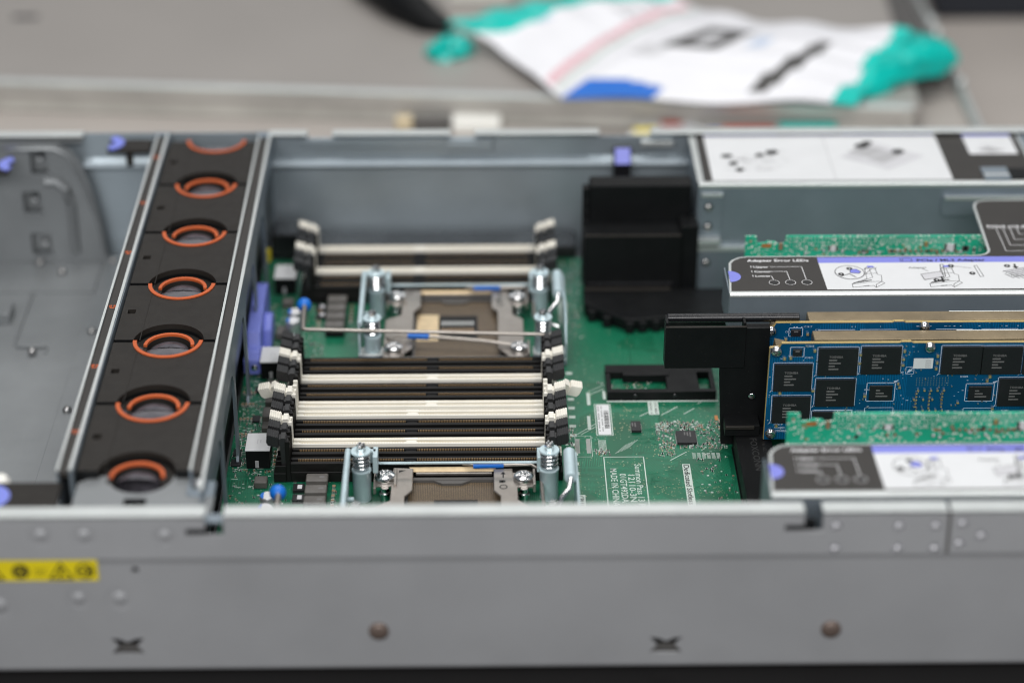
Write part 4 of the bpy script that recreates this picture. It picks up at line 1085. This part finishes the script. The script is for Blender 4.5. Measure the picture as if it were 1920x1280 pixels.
    num(g, 200.8, 246.2+dy, '2', zz, 1.7); num(g, 195.4, 239.6+dy, '1', zz, 1.7); num(g, 257.2, 249+dy, '5', zz, 1.7); num(g, 246.4, 232+dy, '4', zz, 1.7); num(g, 267.4, 240+dy, '3', zz, 1.7); num(g, 288.2, 248.6+dy, '6', zz, 1.7)
    g.m('black_print'); g.text('Adapter', 3.2, (233.6, 246.2+dy, z2), (1, 0, 0), (0, 1, 0), width=10); g.line([(241, 246), (243.6, 243)], .3, W2)
    g.m('lgrey_print'); g.sheet(A([(239, 239), (250.6, 242.4), (251.2, 236), (240, 232.6)]), z3)
    g.m('black_print'); g.line([(239, 239), (250.6, 242.4), (251.2, 236), (240, 232.6), (239, 239)], .3, lambda u, v: (u, v+dy, zz)); g.line([(250.4, 242), (251.6, 250.6), (253.2, 250.8), (252, 236)], .4, W3)
    g.line([(249.8, 236), (249.8, 231.4)], 1.1, W3); g.sheet(A([(248.2, 232.2), (251.4, 232.2), (249.8, 229.4)]), zz)
    g.line([(258.4, 249), (268, 246.4)], .25, W2); g.line([(270, 249), (271.6, 249.4), (273, 236.4), (271, 236), (270, 249)], .35, W2)
    g.line([(292.6, 250.4), (292.6, 247)], 1.1, W3); g.sheet(A([(291, 247.6), (294.2, 247.6), (292.6, 245)]), zz)
    g.m('lgrey_print'); g.sheet(A([(284.6, 242.6), (296, 247), (312, 242), (298, 235)]), z3)
    g.m('black_print')
    for i in range(5): g.line([(284.6+i*1.2, 242-i*1.6), (300+i*1.2, 247-i*1.6)], .35, lambda u, v: (u, v+dy, zz)); g.line([(285+i*3, 239-i*.6), (289+i*3, 234-i*.4)], .3, lambda u, v: (u, v+dy, zz))
    # black rear panel print
    g.m('white_print')
    g.text('PCIe3 x16 (8.', 3.6, (286.6, 297.2+dy, z1), (1, 0, 0), (0, 1, 0), width=24, bold=.08)
    g.line([(287, 296), (309, 296)], .3, W)
    for i, (x, y2, t) in enumerate(((303.4, 288.5, 'Max'), (299.4, 281.6, 'Neg'), (295.4, 274.4, 'PCIe'), (291.6, 267.2, 'PCIe'))):
        g.line([(x, 296), (x-.2, y2), (306, y2)], .3, W)
        g.text(t, 2.9, (307, y2-.6+dy, z1), (1, 0, 0), (0, 1, 0)); g.text(('pow', 'link', 'P', 'd')[i], 2.9, (307, y2-3.6+dy, z1), (1, 0, 0), (0, 1, 0))
    obj('label', g, r, label='black and white instruction label')
    return r
riser(0, 'grey steel riser cage with sharp readable adapter label, behind the blue boards', 0)
riser(-199.6, 'grey steel riser cage with blurred adapter label, against the near side wall', 0)

def riser_card(y, zt, label):
    g = G('pcb_riser')
    x0 = 148.6
    out = [(x0, 24), (350, 24), (350, zt-1.4), (176, zt), (171.4, zt), (171.2, zt-5), (166, zt-5.4), (165, zt-1.2), (155, zt-1.2), (154.6, zt-3), (153.6, zt-3.4), (153.4, zt), (x0, zt)]
    out = [(x0, 24), (350, 24), (350, zt-.6), (171.6, zt), (171.2, zt-4.6), (167, zt-5), (166, zt-3.8), (161, zt-3.4), (160, zt-4.4), (155.6, zt-4.6), (154.8, zt), (x0, zt)]
    g.plate(out, [], 'y', y, y+1.6)
    yq = y-.08
    g.m('copper_pad'); g.rectY(158, 163.4, zt-7, zt-4.6, yq); 
    for i in range(9): g.rectY(rnd(152, 280), 0, 0, 0, yq) if False else None
    g.m('via'); g.disc((151.6, zt-3), 1, lambda u, v: (u, yq, v), 12)
    fnY = lambda u, v: (u, yq, v)
    g.m('white_silk')
    for i in range(150):
        x = rnd(156, 340); z = zt-rnd(1, 16); w = rnd(.5, 2.6)
        if x < 172 and z > zt-6: continue
        g.rectY(x, x+w, z, z+rnd(.3, .6), yq)
    for i in range(28): g.line([(226+i*1.5, zt-1.2), (224.6+i*1.5, zt-5)], .35, fnY)
    g.m('copper_pad')
    for i in range(16): x = rnd(156, 300); z = zt-rnd(6, 16); g.rectY(x, x+rnd(.8, 1.8), z, z+rnd(.6, 1.2), yq-.02)
    o = obj('riser_card', g, loc=(230, y, 24))
    tag(o, label, 'circuit board', 'green riser cards')
    g = G('tin')
    for i in range(100):                                  # cut solder tails
        x = 174+(i % 25)*2.0+rnd(-.2, .2); z = zt-1.2-(i//25)*2.3
        g.lathe([(.55, 0), (.45, -.7), (.15, -1.1)], (x, y, z), 'y', 6)
    obj('solder_tails', g, o, stuff=False)
    for i, (x, z, w, h, m_) in enumerate([(167.4, zt-8, 2.6, 4, 'brown_cap'), (196, zt-9, 5, 3, 'label_white'), (262, zt-9.6, 6.5, 4.6, 'label_white'), (272, zt-9.4, 4, 3, 'chip'), (250, zt-6.4, 2.6, 2.8, 'gold')]+
                              [(230+k*3, zt-10, 1.8, 1.3, 'brown_cap') for k in range(12)]+[(rnd(180, 300), zt-rnd(8, 15), 1.8, 1.2, random.choice(('brown_cap', 'chip', 'label_white'))) for k in range(26)]):
        q = G('tin'); q.box(x, x+w, y-.9, y-.02, z, z+h)
        q.m(m_); q.box(x+w*.2, x+w*.8, y-1.0, y-.04, z-.02, z+h+.02)
        obj('chip_component', q, o)
    return o
riser_card(291, 82.2, 'bright green circuit card with solder dots behind the sharp adapter label')
riser_card(92, 83.6, 'blurred bright green circuit card in front of the blue memory boards')

# ================================================================== CARD HOLDER
chd = thing('card_holder', 'black card holder bracket with raised tab left of the blue boards', 'card holder', (120, 180, 12))
g = G('black')
g.box(95.2, 137.4, 178.6, 180, 60.4, 85); g.box(95.2, 96.8, 180, 189, 60.4, 87.2); g.box(135.8, 137.4, 180, 186, 62, 87)
g.m('fanblack'); g.box(95, 137.6, 178.4, 180.1, 84.6, 85.2)
g.m('black_gloss'); g.tube([(96.6, 188, 85.6), (166, 188, 85.6)], 2.4, 12)
obj('tab', g, chd, bevel=.8, seg=2)
g = G('black'); g.prism([(124.6, 60.4), (124.6, 56), (127, 13), (150, 13), (150, 84), (137.4, 84), (137.4, 60.4)], 'y', 179.4, 183)
g.box(127.6, 146, 168, 180, 25, 31.4);
g.m('fanblack'); g.box(127.6, 143, 166.6, 168, 29.6, 31.6); g.m('chrome'); g.lathe([(2, 0), (1.8, -.6), (.4, -.9)], (142, 177.5, 44), 'y', 12)
obj('stem', g, chd, bevel=.8, seg=2)
g = G('black'); g.box(137.6, 166, 189, 192, 13, 80); obj('back_plate', g, chd, bevel=.5)

# ================================================================== BLUE MEMORY BOARDS
def memory_board(y, zb, zt, x0, label):
    r = thing('flash_board', label, 'circuit board', (240, y, zb), 'blue flash memory boards')
    g = G('pcb_blue'); yq = y-.1; fnY = lambda u, v: (u, yq, v)
    out = [(x0-.6, zb), (350, zb), (350, zt-.2), (x0+74, zt-.1), (x0+73, zt+.5), (x0+68, zt+.5), (x0+67, zt), (x0+5.8, zt), (x0+4.8, zt-2.4), (x0, zt-2.6)]
    g.prism(out, 'y', y, y+1.6)
    g.m('gold')
    e = [(a, b) for a, b in out[2:]]+[(x0-.6, zb)]
    for (a, b) in zip(e[:-1], e[1:]):
        dx, dz = b[0]-a[0], b[1]-a[1]; l = math.hypot(dx, dz) or 1; nx, nz = dz/l, -dx/l
        w = .35
        v = [(a[0]+nx*0, y-.05, a[1]+nz*0), (b[0], y-.05, b[1]), (b[0]+nx*w, y-.05, b[1]+nz*w), (a[0]+nx*w, y-.05, a[1]+nz*w)]
        v += [(p[0], y+1.8, p[2]) for p in v]
        g.add(v, [(0, 1, 2, 3), (7, 6, 5, 4), (2, 3, 7, 6)[::-1], (0, 4, 7, 3)])
    return r, g, yq, fnY
def chipY(r, x0, x1, z0, z1, y, txt, m_='chip'):
    g = G(m_); g.box(x0, x1, y-1.4, y-.1, z0, z1)
    g.m('chip_text')
    fx = x0+(x1-x0)*.27; n = len(txt)
    for i, t in enumerate(txt):
        if not t: g.rectY(fx, fx+2.2+(i*7 % 5), z0+(z1-z0)*.66-i*1.75, z0+(z1-z0)*.66-i*1.75+.8, y-1.46); continue
        g.text(t, 1.75 if i == 0 else 1.4, (fx, y-1.46, z0+(z1-z0)*.66-i*1.75), (1, 0, 0), (0, 0, 1), bold=.04 if i == 0 else 0)
    obj('memory_chip', g, r, bevel=.15)
y = 163.5
r, g, yq, fnY = memory_board(y+.1, 25.6, 83.2, 148.4, 'front blue circuit board with rows of black memory chips')
CH = [(151, 170.8, 55.6, 71.5), (151.2, 171, 36.3, 52), (173.5, 194.1, 64.8, 80.8), (173.4, 193.9, 46.2, 62.2), (196, 216.6, 65.5, 81.4), (172.6, 192.8, 27, 42.6),
      (237.8, 258.9, 65.2, 81.3), (258.5, 279.4, 65.1, 81.1), (269.2, 290.2, 45.8, 62.1), (280.4, 301, 65, 81), (292, 312, 45.8, 62), (302, 322, 65, 81)]
SM = [(201.6, 213.6, 49.8, 58.4), (253.6, 265.6, 49.4, 57.6)]
g.m('bag_pale')
def outlY(x0, x1, z0, z1, w=.3): g.line([(x0, z0), (x1, z0), (x1, z1), (x0, z1), (x0, z0)], w, fnY)
for c in CH: outlY(c[0]-.45, c[1]+.45, c[2]-.45, c[3]+.45, .35); g.add([(c[0]-1.9, yq, c[2]-1.7), (c[0]-.3, yq, c[2]-.3), (c[0]-.4, yq, c[2]+.6)], [(0, 1, 2)])
for c in SM:
    outlY(c[0]-1.4, c[1]+1.4, c[2]-1.2, c[3]+1.2, .4); g.add([(c[1]+1, yq, c[3]+.9), (c[1]+3.2, yq, c[3]+3), (c[1]+.4, yq, c[3]+2.2)], [(0, 1, 2)])
outlY(158.8, 166, 75.6, 81.2, .35); outlY(219.8, 224, 64.8, 69, .25); g.add([(220.3, yq, 65.2), (222.6, yq, 66.4), (223.6, yq, 68.6), (221.4, yq, 67.6)], [(0, 1, 2, 3)])
outlY(200, 215, 36, 44.6, .3); outlY(252, 267, 36, 44, .3); outlY(173, 193.5, 27, 43.4, .3)
for (t, x, z, s_) in (('IC1015', 166.6, 81.2, 1.5), ('IC1016', 166.5, 74.4, 1.5), ('IC1011', 152.6, 34.2, 1.5), ('PKK05D', 152.8, 32.2, 1.6), ('TOSHIBA', 152.8, 30.2, 1.7), ('IC1007', 215, 65.4, 1.3), ('IC1009', 248.6, 62.6, 1.4), ('IC1001', 272, 42, 1.4), ('IC14', 199, 55, 1.4)):
    g.text(t, s_, (x, yq, z), (1, 0, 0), (0, 0, 1), bold=.03)
for i in range(90):
    x = rnd(150, 330); z = rnd(28, 82.4); g.rectY(x, x+rnd(.3, 1.3), z, z+.3, yq)
g.m('via')
for i in range(60): g.disc((226+(i % 12)*1.5, 58+(i//12)*1.1), .2, fnY, 6)
obj('board', g, r)
for c in CH: chipY(r, *c, y, ['TOSHIBA', '', '', '', ''])
for c in SM: chipY(r, *c, y, ['', '', ''])
chipY(r, 160, 164.8, 76.4, 80.4, y, [''])
g = G('label_white'); g.box(223.4, 233.6, y-.25, y-.05, 68.2, 74.2); g.m('grey_print')
for i in range(4): g.rectY(229.6, 232.6, 69+i*1.2, 69.5+i*1.2, y-.3)
obj('sticker', g, r, label='small white sticker')
for (x, z) in ((151.6, 79.2), (151.2, 29.6), (231.2, 81.0), (304, 81)):
    q = G('chrome'); q.lathe([(2.9, -.2), (2.9, -1), (2.5, -2), (1.6, -2.7), (.3, -2.9)], (x, y, z), 'y', 18)
    q.m('greyband'); q.rbox((x, y-2.86, z), (2.2, .3, .5), Matrix.Identity(3)); q.rbox((x, y-2.87, z), (.5, .3, 2.2), Matrix.Identity(3))
    obj('screw', q, r)
def capsY(r, y, lst):
    for (x, z, w, h) in lst:
        q = G('tin'); q.box(x, x+w, y-1.1, y-.05, z, z+h); q.m('gold')
        if w > h: q.box(x+w*.28, x+w*.72, y-1.15, y-.05, z-.03, z+h+.03)
        else: q.box(x-.03, x+w+.03, y-1.15, y-.05, z+h*.28, z+h*.72)
        obj('capacitor', q, r)
cl = [(170.6, 78.6, 1.7, 1.3), (155, 74, 1.8, 1.4), (158.2, 74.4, 1.8, 1.4), (171.2, 54.6, 1.5, 1.6), (153.6, 53.4, 2, 1.2), (198.6, 51, 1.4, 2), (217.4, 78, 1.5, 1.3), (217.2, 73.2, 1.4, 1.4), (217.2, 69.8, 1.4, 1.4),
      (234.8, 75, 1.6, 1.4), (234.8, 71, 1.6, 1.4), (234.6, 67.6, 1.6, 1.2), (215.6, 58.6, 1.4, 1.2), (216.6, 56.4, 1.2, 1.4), (248, 47, 1.2, 1.2), (263, 62.6, 2, 1.4), (262, 60.2, 1.6, 1.2), (266.6, 43, 1.2, 1.8), (194.8, 76, 1.2, 1.6), (194.6, 71, 1.2, 1.4), (153, 33.6, 1.8, 1.2)]
for i in range(5):
    cl += [(226.6+i*3.4, 54.6, 1, 1.2), (226.6+i*3.4, 42.6, 1, 1)]
for i in range(5): cl += [(226, 45+i*2, .9, .9), (239.6, 45+i*2, .9, .9), (233, 44+i*2.2, .8, 1.2)]
for i in range(4): cl += [(224.8+i*4.8, 49.2, 1.2, .8)]
capsY(r, y, cl)
g = G('tin')
for i in range(120):
    x = rnd(150, 335); z = rnd(27, 82)
    if any(c[0]-1 < x < c[1]+.6 and c[2]-1 < z < c[3]+.6 for c in CH+SM): continue
    g.m('tin'); g.box(x, x+.8, y-.6, y-.04, z, z+.5)
obj('tiny_components', g, r, stuff=True)
def heatbar(r, x, yb, z):
    g = G('brass_bar'); g.prism([(x, z-12), (350, z-12), (350, z), (x+.6, z)], 'y', yb, yb+9.6)
    g.m('edge'); g.box(x+76, 350, yb+8.8, yb+9.9, z-.5, z+.15); obj('heat_spreader', g, r, bevel=.3)
    q = G('brass_bar'); q.prism([(150.4, z-8), (156, z-8), (157, z-2.4), (151.4, z-1)], 'y', yb-3, yb+4); obj('clip', q, r, bevel=.3)
heatbar(r, 171.2, 169, 82.6)
y2 = 183.2
r, g, yq, fnY = memory_board(y2+.1, 25, 84.6, 147.6, 'rear blue circuit board mostly hidden behind the front blue board')
g.m('bag_pale'); outlY(160.4, 167.6, 76.8, 81.8, .35)
for (t, x, z) in (('IC1017', 168, 82), ('CN3', 158.4, 79), ('IC12', 174, 80)): g.text(t, 1.5, (x, yq, z), (1, 0, 0), (0, 0, 1))
for x in (176, 198, 238, 262, 284): g.line([(x, 80.6), (x+19, 80.6)], .4, fnY)
for i in range(30): x = rnd(160, 330); g.rectY(x, x+rnd(.4, 1.4), 82.2, 82.6, yq)
obj('board', g, r)
chipY(r, 161.4, 166.6, 77.4, 81.2, y2, [''])
for x in (176.6, 198.6, 239, 261): chipY(r, x, x+20, 64, 80, y2, ['TOSHIBA', ''])
for (x, z) in ((151, 80.4), (151, 34), (231.6, 82.4)):
    q = G('chrome'); q.lathe([(2.9, -.2), (2.9, -1), (2.5, -2), (1.6, -2.7), (.3, -2.9)], (x, y2, z), 'y', 18)
    q.m('greyband'); q.rbox((x, y2-2.86, z), (2.2, .3, .5), Matrix.Identity(3)); q.rbox((x, y2-2.87, z), (.5, .3, 2.2), Matrix.Identity(3)); obj('screw', q, r)
capsY(r, y2, [(158, 74.6, 1.8, 1.2), (169.6, 77.4, 1.3, 1.8), (149.2, 70, .9, .9), (149.2, 63, .9, .9), (149, 56, .9, .9), (149, 49, .9, .9), (149, 42, .9, .9)])
heatbar(r, 170.8, 188.6, 83.4)

# ================================================================== BACKGROUND
a = R(-4.9)
def rot(x, y): return (x*math.cos(a)-y*math.sin(a), 650+x*math.sin(a)+y*math.cos(a))
g = G('lid')
g.prism([rot(-520, 0), rot(312, 0), (330, 1100), (-480, 1140)], 'z', 6, 18.6)
g.m('lid_edge')
g.prism([rot(-520, -3.5), rot(306, -3.5), rot(306, -.2), rot(-520, -.2)], 'z', -2.6, 18)
g.m('edge'); g.prism([rot(-520, -4), rot(306, -4), rot(306, 4), rot(-520, 4)], 'z', 18.7, 20.2); 
g.m('lid'); g.prism([rot(-520, -5), rot(300, -5), rot(300, -3.7), rot(-520, -3.7)], 'z', 9, 12.5)
ld = obj('cover_panel', g, loc=(-50, 850, -3), bevel=.5); tag(ld, 'large blurred grey metal cover lying on the bench behind the chassis', 'cover')
g = G('chip'); g.rect(-364, -344, 806, 814, 18.75)
obj('vent_mark', g, ld)
g = G('greyband'); g.box(318, 346, 716, 1050, -2.9, 8); o = obj('slide_rail', g, loc=(331, 883, -3), bevel=.6); tag(o, 'dark grey rail lying along the right edge of the grey cover', 'rail')
g = G('edge'); g.box(350, 357, 560, 1200, -2.9, 3.4); g.box(351, 353, 560, 1200, 3.4, 7)
for yy in (772, 800, 826, 700): g.lathe([(4, 0), (4, 4), (2, 7)], (354, yy, 3.4), 'z', 12)
o = obj('edge_trim', g, loc=(353, 880, -3), bevel=.8); tag(o, 'pale metal trim along the right edge of the bench', 'trim')
g = G('navy'); g.box(392, 760, 1000, 1160, -59, 60); o = obj('equipment_case', g, loc=(560, 1080, -60), bevel=4, seg=2); tag(o, 'dark navy equipment case at the far right behind the bench', 'case')
# printed bag: pillow with teal ends
near = [(-27, 748), (8, 721), (35, 670), (57, 630), (128, 621), (203, 617), (260, 612)]
far = [(117, 800), (159, 768), (204, 744), (258, 729), (318, 718)]
def samp(L_, t):
    q = t*(len(L_)-1); i = min(int(q), len(L_)-2); f = q-i
    return (L_[i][0]*(1-f)+L_[i+1][0]*f, L_[i][1]*(1-f)+L_[i+1][1]*f)
NU, NV = 96, 48
g = G('bag_white')
vs = []; rngs = random.Random(3)
def bz(u, v):
    e = (1-abs(2*u-1)**6)*(1-abs(2*v-1)**2.2)
    w = 2.2*math.sin(u*23+v*5)*(.2+.8*(1-e))+1.6*math.sin(v*31+u*9)*(.2+.8*abs(2*u-1)**2)
    lift = 10*max(0, 1-u*3.2)
    return e, w, lift
for side in (1, -1):
    for i in range(NU+1):
        for j in range(NV+1):
            u, v = i/NU, j/NV
            n_ = samp(near, u); f_ = samp(far, u)
            x = n_[0]*(1-v)+f_[0]*v; y = n_[1]*(1-v)+f_[1]*v
            e, w, lift = bz(u, v)
            z = 26+lift+14*v+(9*e if side > 0 else -7*e)+w*.8
            vs.append((x, y, z))
def bagmat(u, v):
    if u < .105+.03*math.sin(v*9)+.07*v or u > .955-.012*math.sin(v*14): return 'teal'
    if .03 < v < .98:
        q = u-(.41-.17*v)
        if abs(q) < .018: return 'bag_pink'
        if .03 < q < .055: return 'bag_grey'
    if .49 < u < .65 and v < .15-.7*max(0, u-.55): return 'bag_blue'
    if .50 < u < .62 and .47 < v < .77: return 'bag_dark' if not (.54 < u < .585 and .55 < v < .68) else 'lgrey_print'
    if .08 < v < .66 and abs(u-(.79+.06*v)) < .019: return 'bag_dark'
    if (.665 < u < .71 and .54 < v < .66) or (.10 < u < .16 and .26 < v < .36): return 'bag_pale'
    if .46 < u < .53 and .38 < v < .47: return 'lgrey_print'
    if .20 < u < .27 and .60 < v < .85 and int(u*300+v*40) % 3: return 'lgrey_print'
    return 'bag_white'
base = len(g.v); g.v += vs; M1 = (NU+1)*(NV+1)
for side in (0, 1):
    for i in range(NU):
        for j in range(NV):
            q = [side*M1+i*(NV+1)+j, side*M1+(i+1)*(NV+1)+j, side*M1+(i+1)*(NV+1)+j+1, side*M1+i*(NV+1)+j+1]
            g.m(bagmat((i+.5)/NU, (j+.5)/NV) if side == 0 else 'teal' if i < 6 or i > 90 else 'bag_white')
            g.f.append(q if side == 0 else q[::-1]); g.k.append(g.cur); g.sm.append(True)
bag = thing('packing_bag', 'crumpled white printed plastic bag with teal ends lying on the cover', 'bag', (150, 720, 19))
obj('film', g, bag)
def crumple(pts, h, seed, name):
    rg = random.Random(seed); g = G('teal'); n = 14
    cx = sum(p[0] for p in pts)/len(pts); cy = sum(p[1] for p in pts)/len(pts)
    rings = []
    for k in range(7):
        t = k/6
        ring = []
        for i in range(28):
            q = samp(pts+[pts[0]], i/28)
            f = math.cos(t*math.pi/2)**.6
            x = cx+(q[0]-cx)*f+rg.uniform(-2, 2); y_ = cy+(q[1]-cy)*f+rg.uniform(-2, 2)
            ring.append((x, y_, 20+h*math.sin(t*math.pi/2)+rg.uniform(-3.5, 3.5)*(1-t*.3)))
        rings.append(ring)
    v = [p for r_ in rings for p in r_]
    f = [(k*28+i, k*28+(i+1) % 28, (k+1)*28+(i+1) % 28, (k+1)*28+i) for k in range(6) for i in range(28)]
    g.add(v, f, True); g.add(rings[-1], [list(range(28))], True)
    obj(name, g, bag)
crumple([(322, 748), (352, 720), (352, 698), (322, 682), (296, 652), (262, 634), (254, 650), (285, 700), (312, 742)], 17, 5, 'crumpled_end')
crumple([(-42, 728), (-30, 744), (-14, 752), (-6, 738), (-10, 722), (-24, 714), (-38, 716)], 10, 8, 'crumpled_end')
g = G('black'); g.tube([(-110, 900, 26), (-84, 845, 30), (-62, 810, 30), (-40, 780, 26), (-24, 770, 24)], [10, 15, 17, 12, 6], 10)
o = obj('cable_bundle', g, loc=(-60, 830, 19)); tag(o, 'black cable bundle beside the teal left end of the bag', 'cable')
q = G('foam'); q.box(-28, 22, 835, 856, 19, 40); o = obj('paper_wad', q, loc=(0, 845, 19), bevel=3, seg=2); tag(o, 'small white block resting behind the teal end of the bag', 'packing block')
g = G('foam'); g.box(-22, 13, 628, 652, -2.9, 6); o = obj('foam_block', g, loc=(-5, 636, -3), bevel=2, seg=2); tag(o, 'small white foam block on the bench behind the chassis wall', 'foam block')
g = G('cream'); g.box(-62, -50, 628, 640, -2.9, 9); g.m('greyband'); g.box(-50, -22, 632, 640, -2.9, 8)
o = obj('connector_lead', g, loc=(-45, 634, -3), bevel=1); tag(o, 'tan and grey connector lead beside the white foam block', 'lead')
g = G('label_white'); g.prism([(100, 606), (160, 612), (150, 636), (112, 632)], 'z', -2.8, 4); g.m('yellow'); g.prism([(108, 615), (124, 617), (122, 624), (106, 622)], 'z', 4.05, 5)
g.m('red'); g.prism([(128, 627), (142, 629), (140, 633), (127, 632)], 'z', 4.05, 6)
o = obj('leaflet', g, loc=(130, 620, -3)); tag(o, 'folded white leaflet with yellow print behind the chassis wall', 'leaflet')
g = G('label_white'); g.box(150, 250, 600, 622, -2.8, 5); g.m('red'); g.box(170, 206, 600, 621, 5.05, 7); g.m('bag_blue'); g.box(160, 168, 602, 618, 5.05, 6); g.m('teal'); g.box(210, 250, 602, 622, 5.05, 9)
o = obj('packet', g, loc=(200, 610, -3)); tag(o, 'flat packet printed red and teal behind the power supply cage', 'packet')
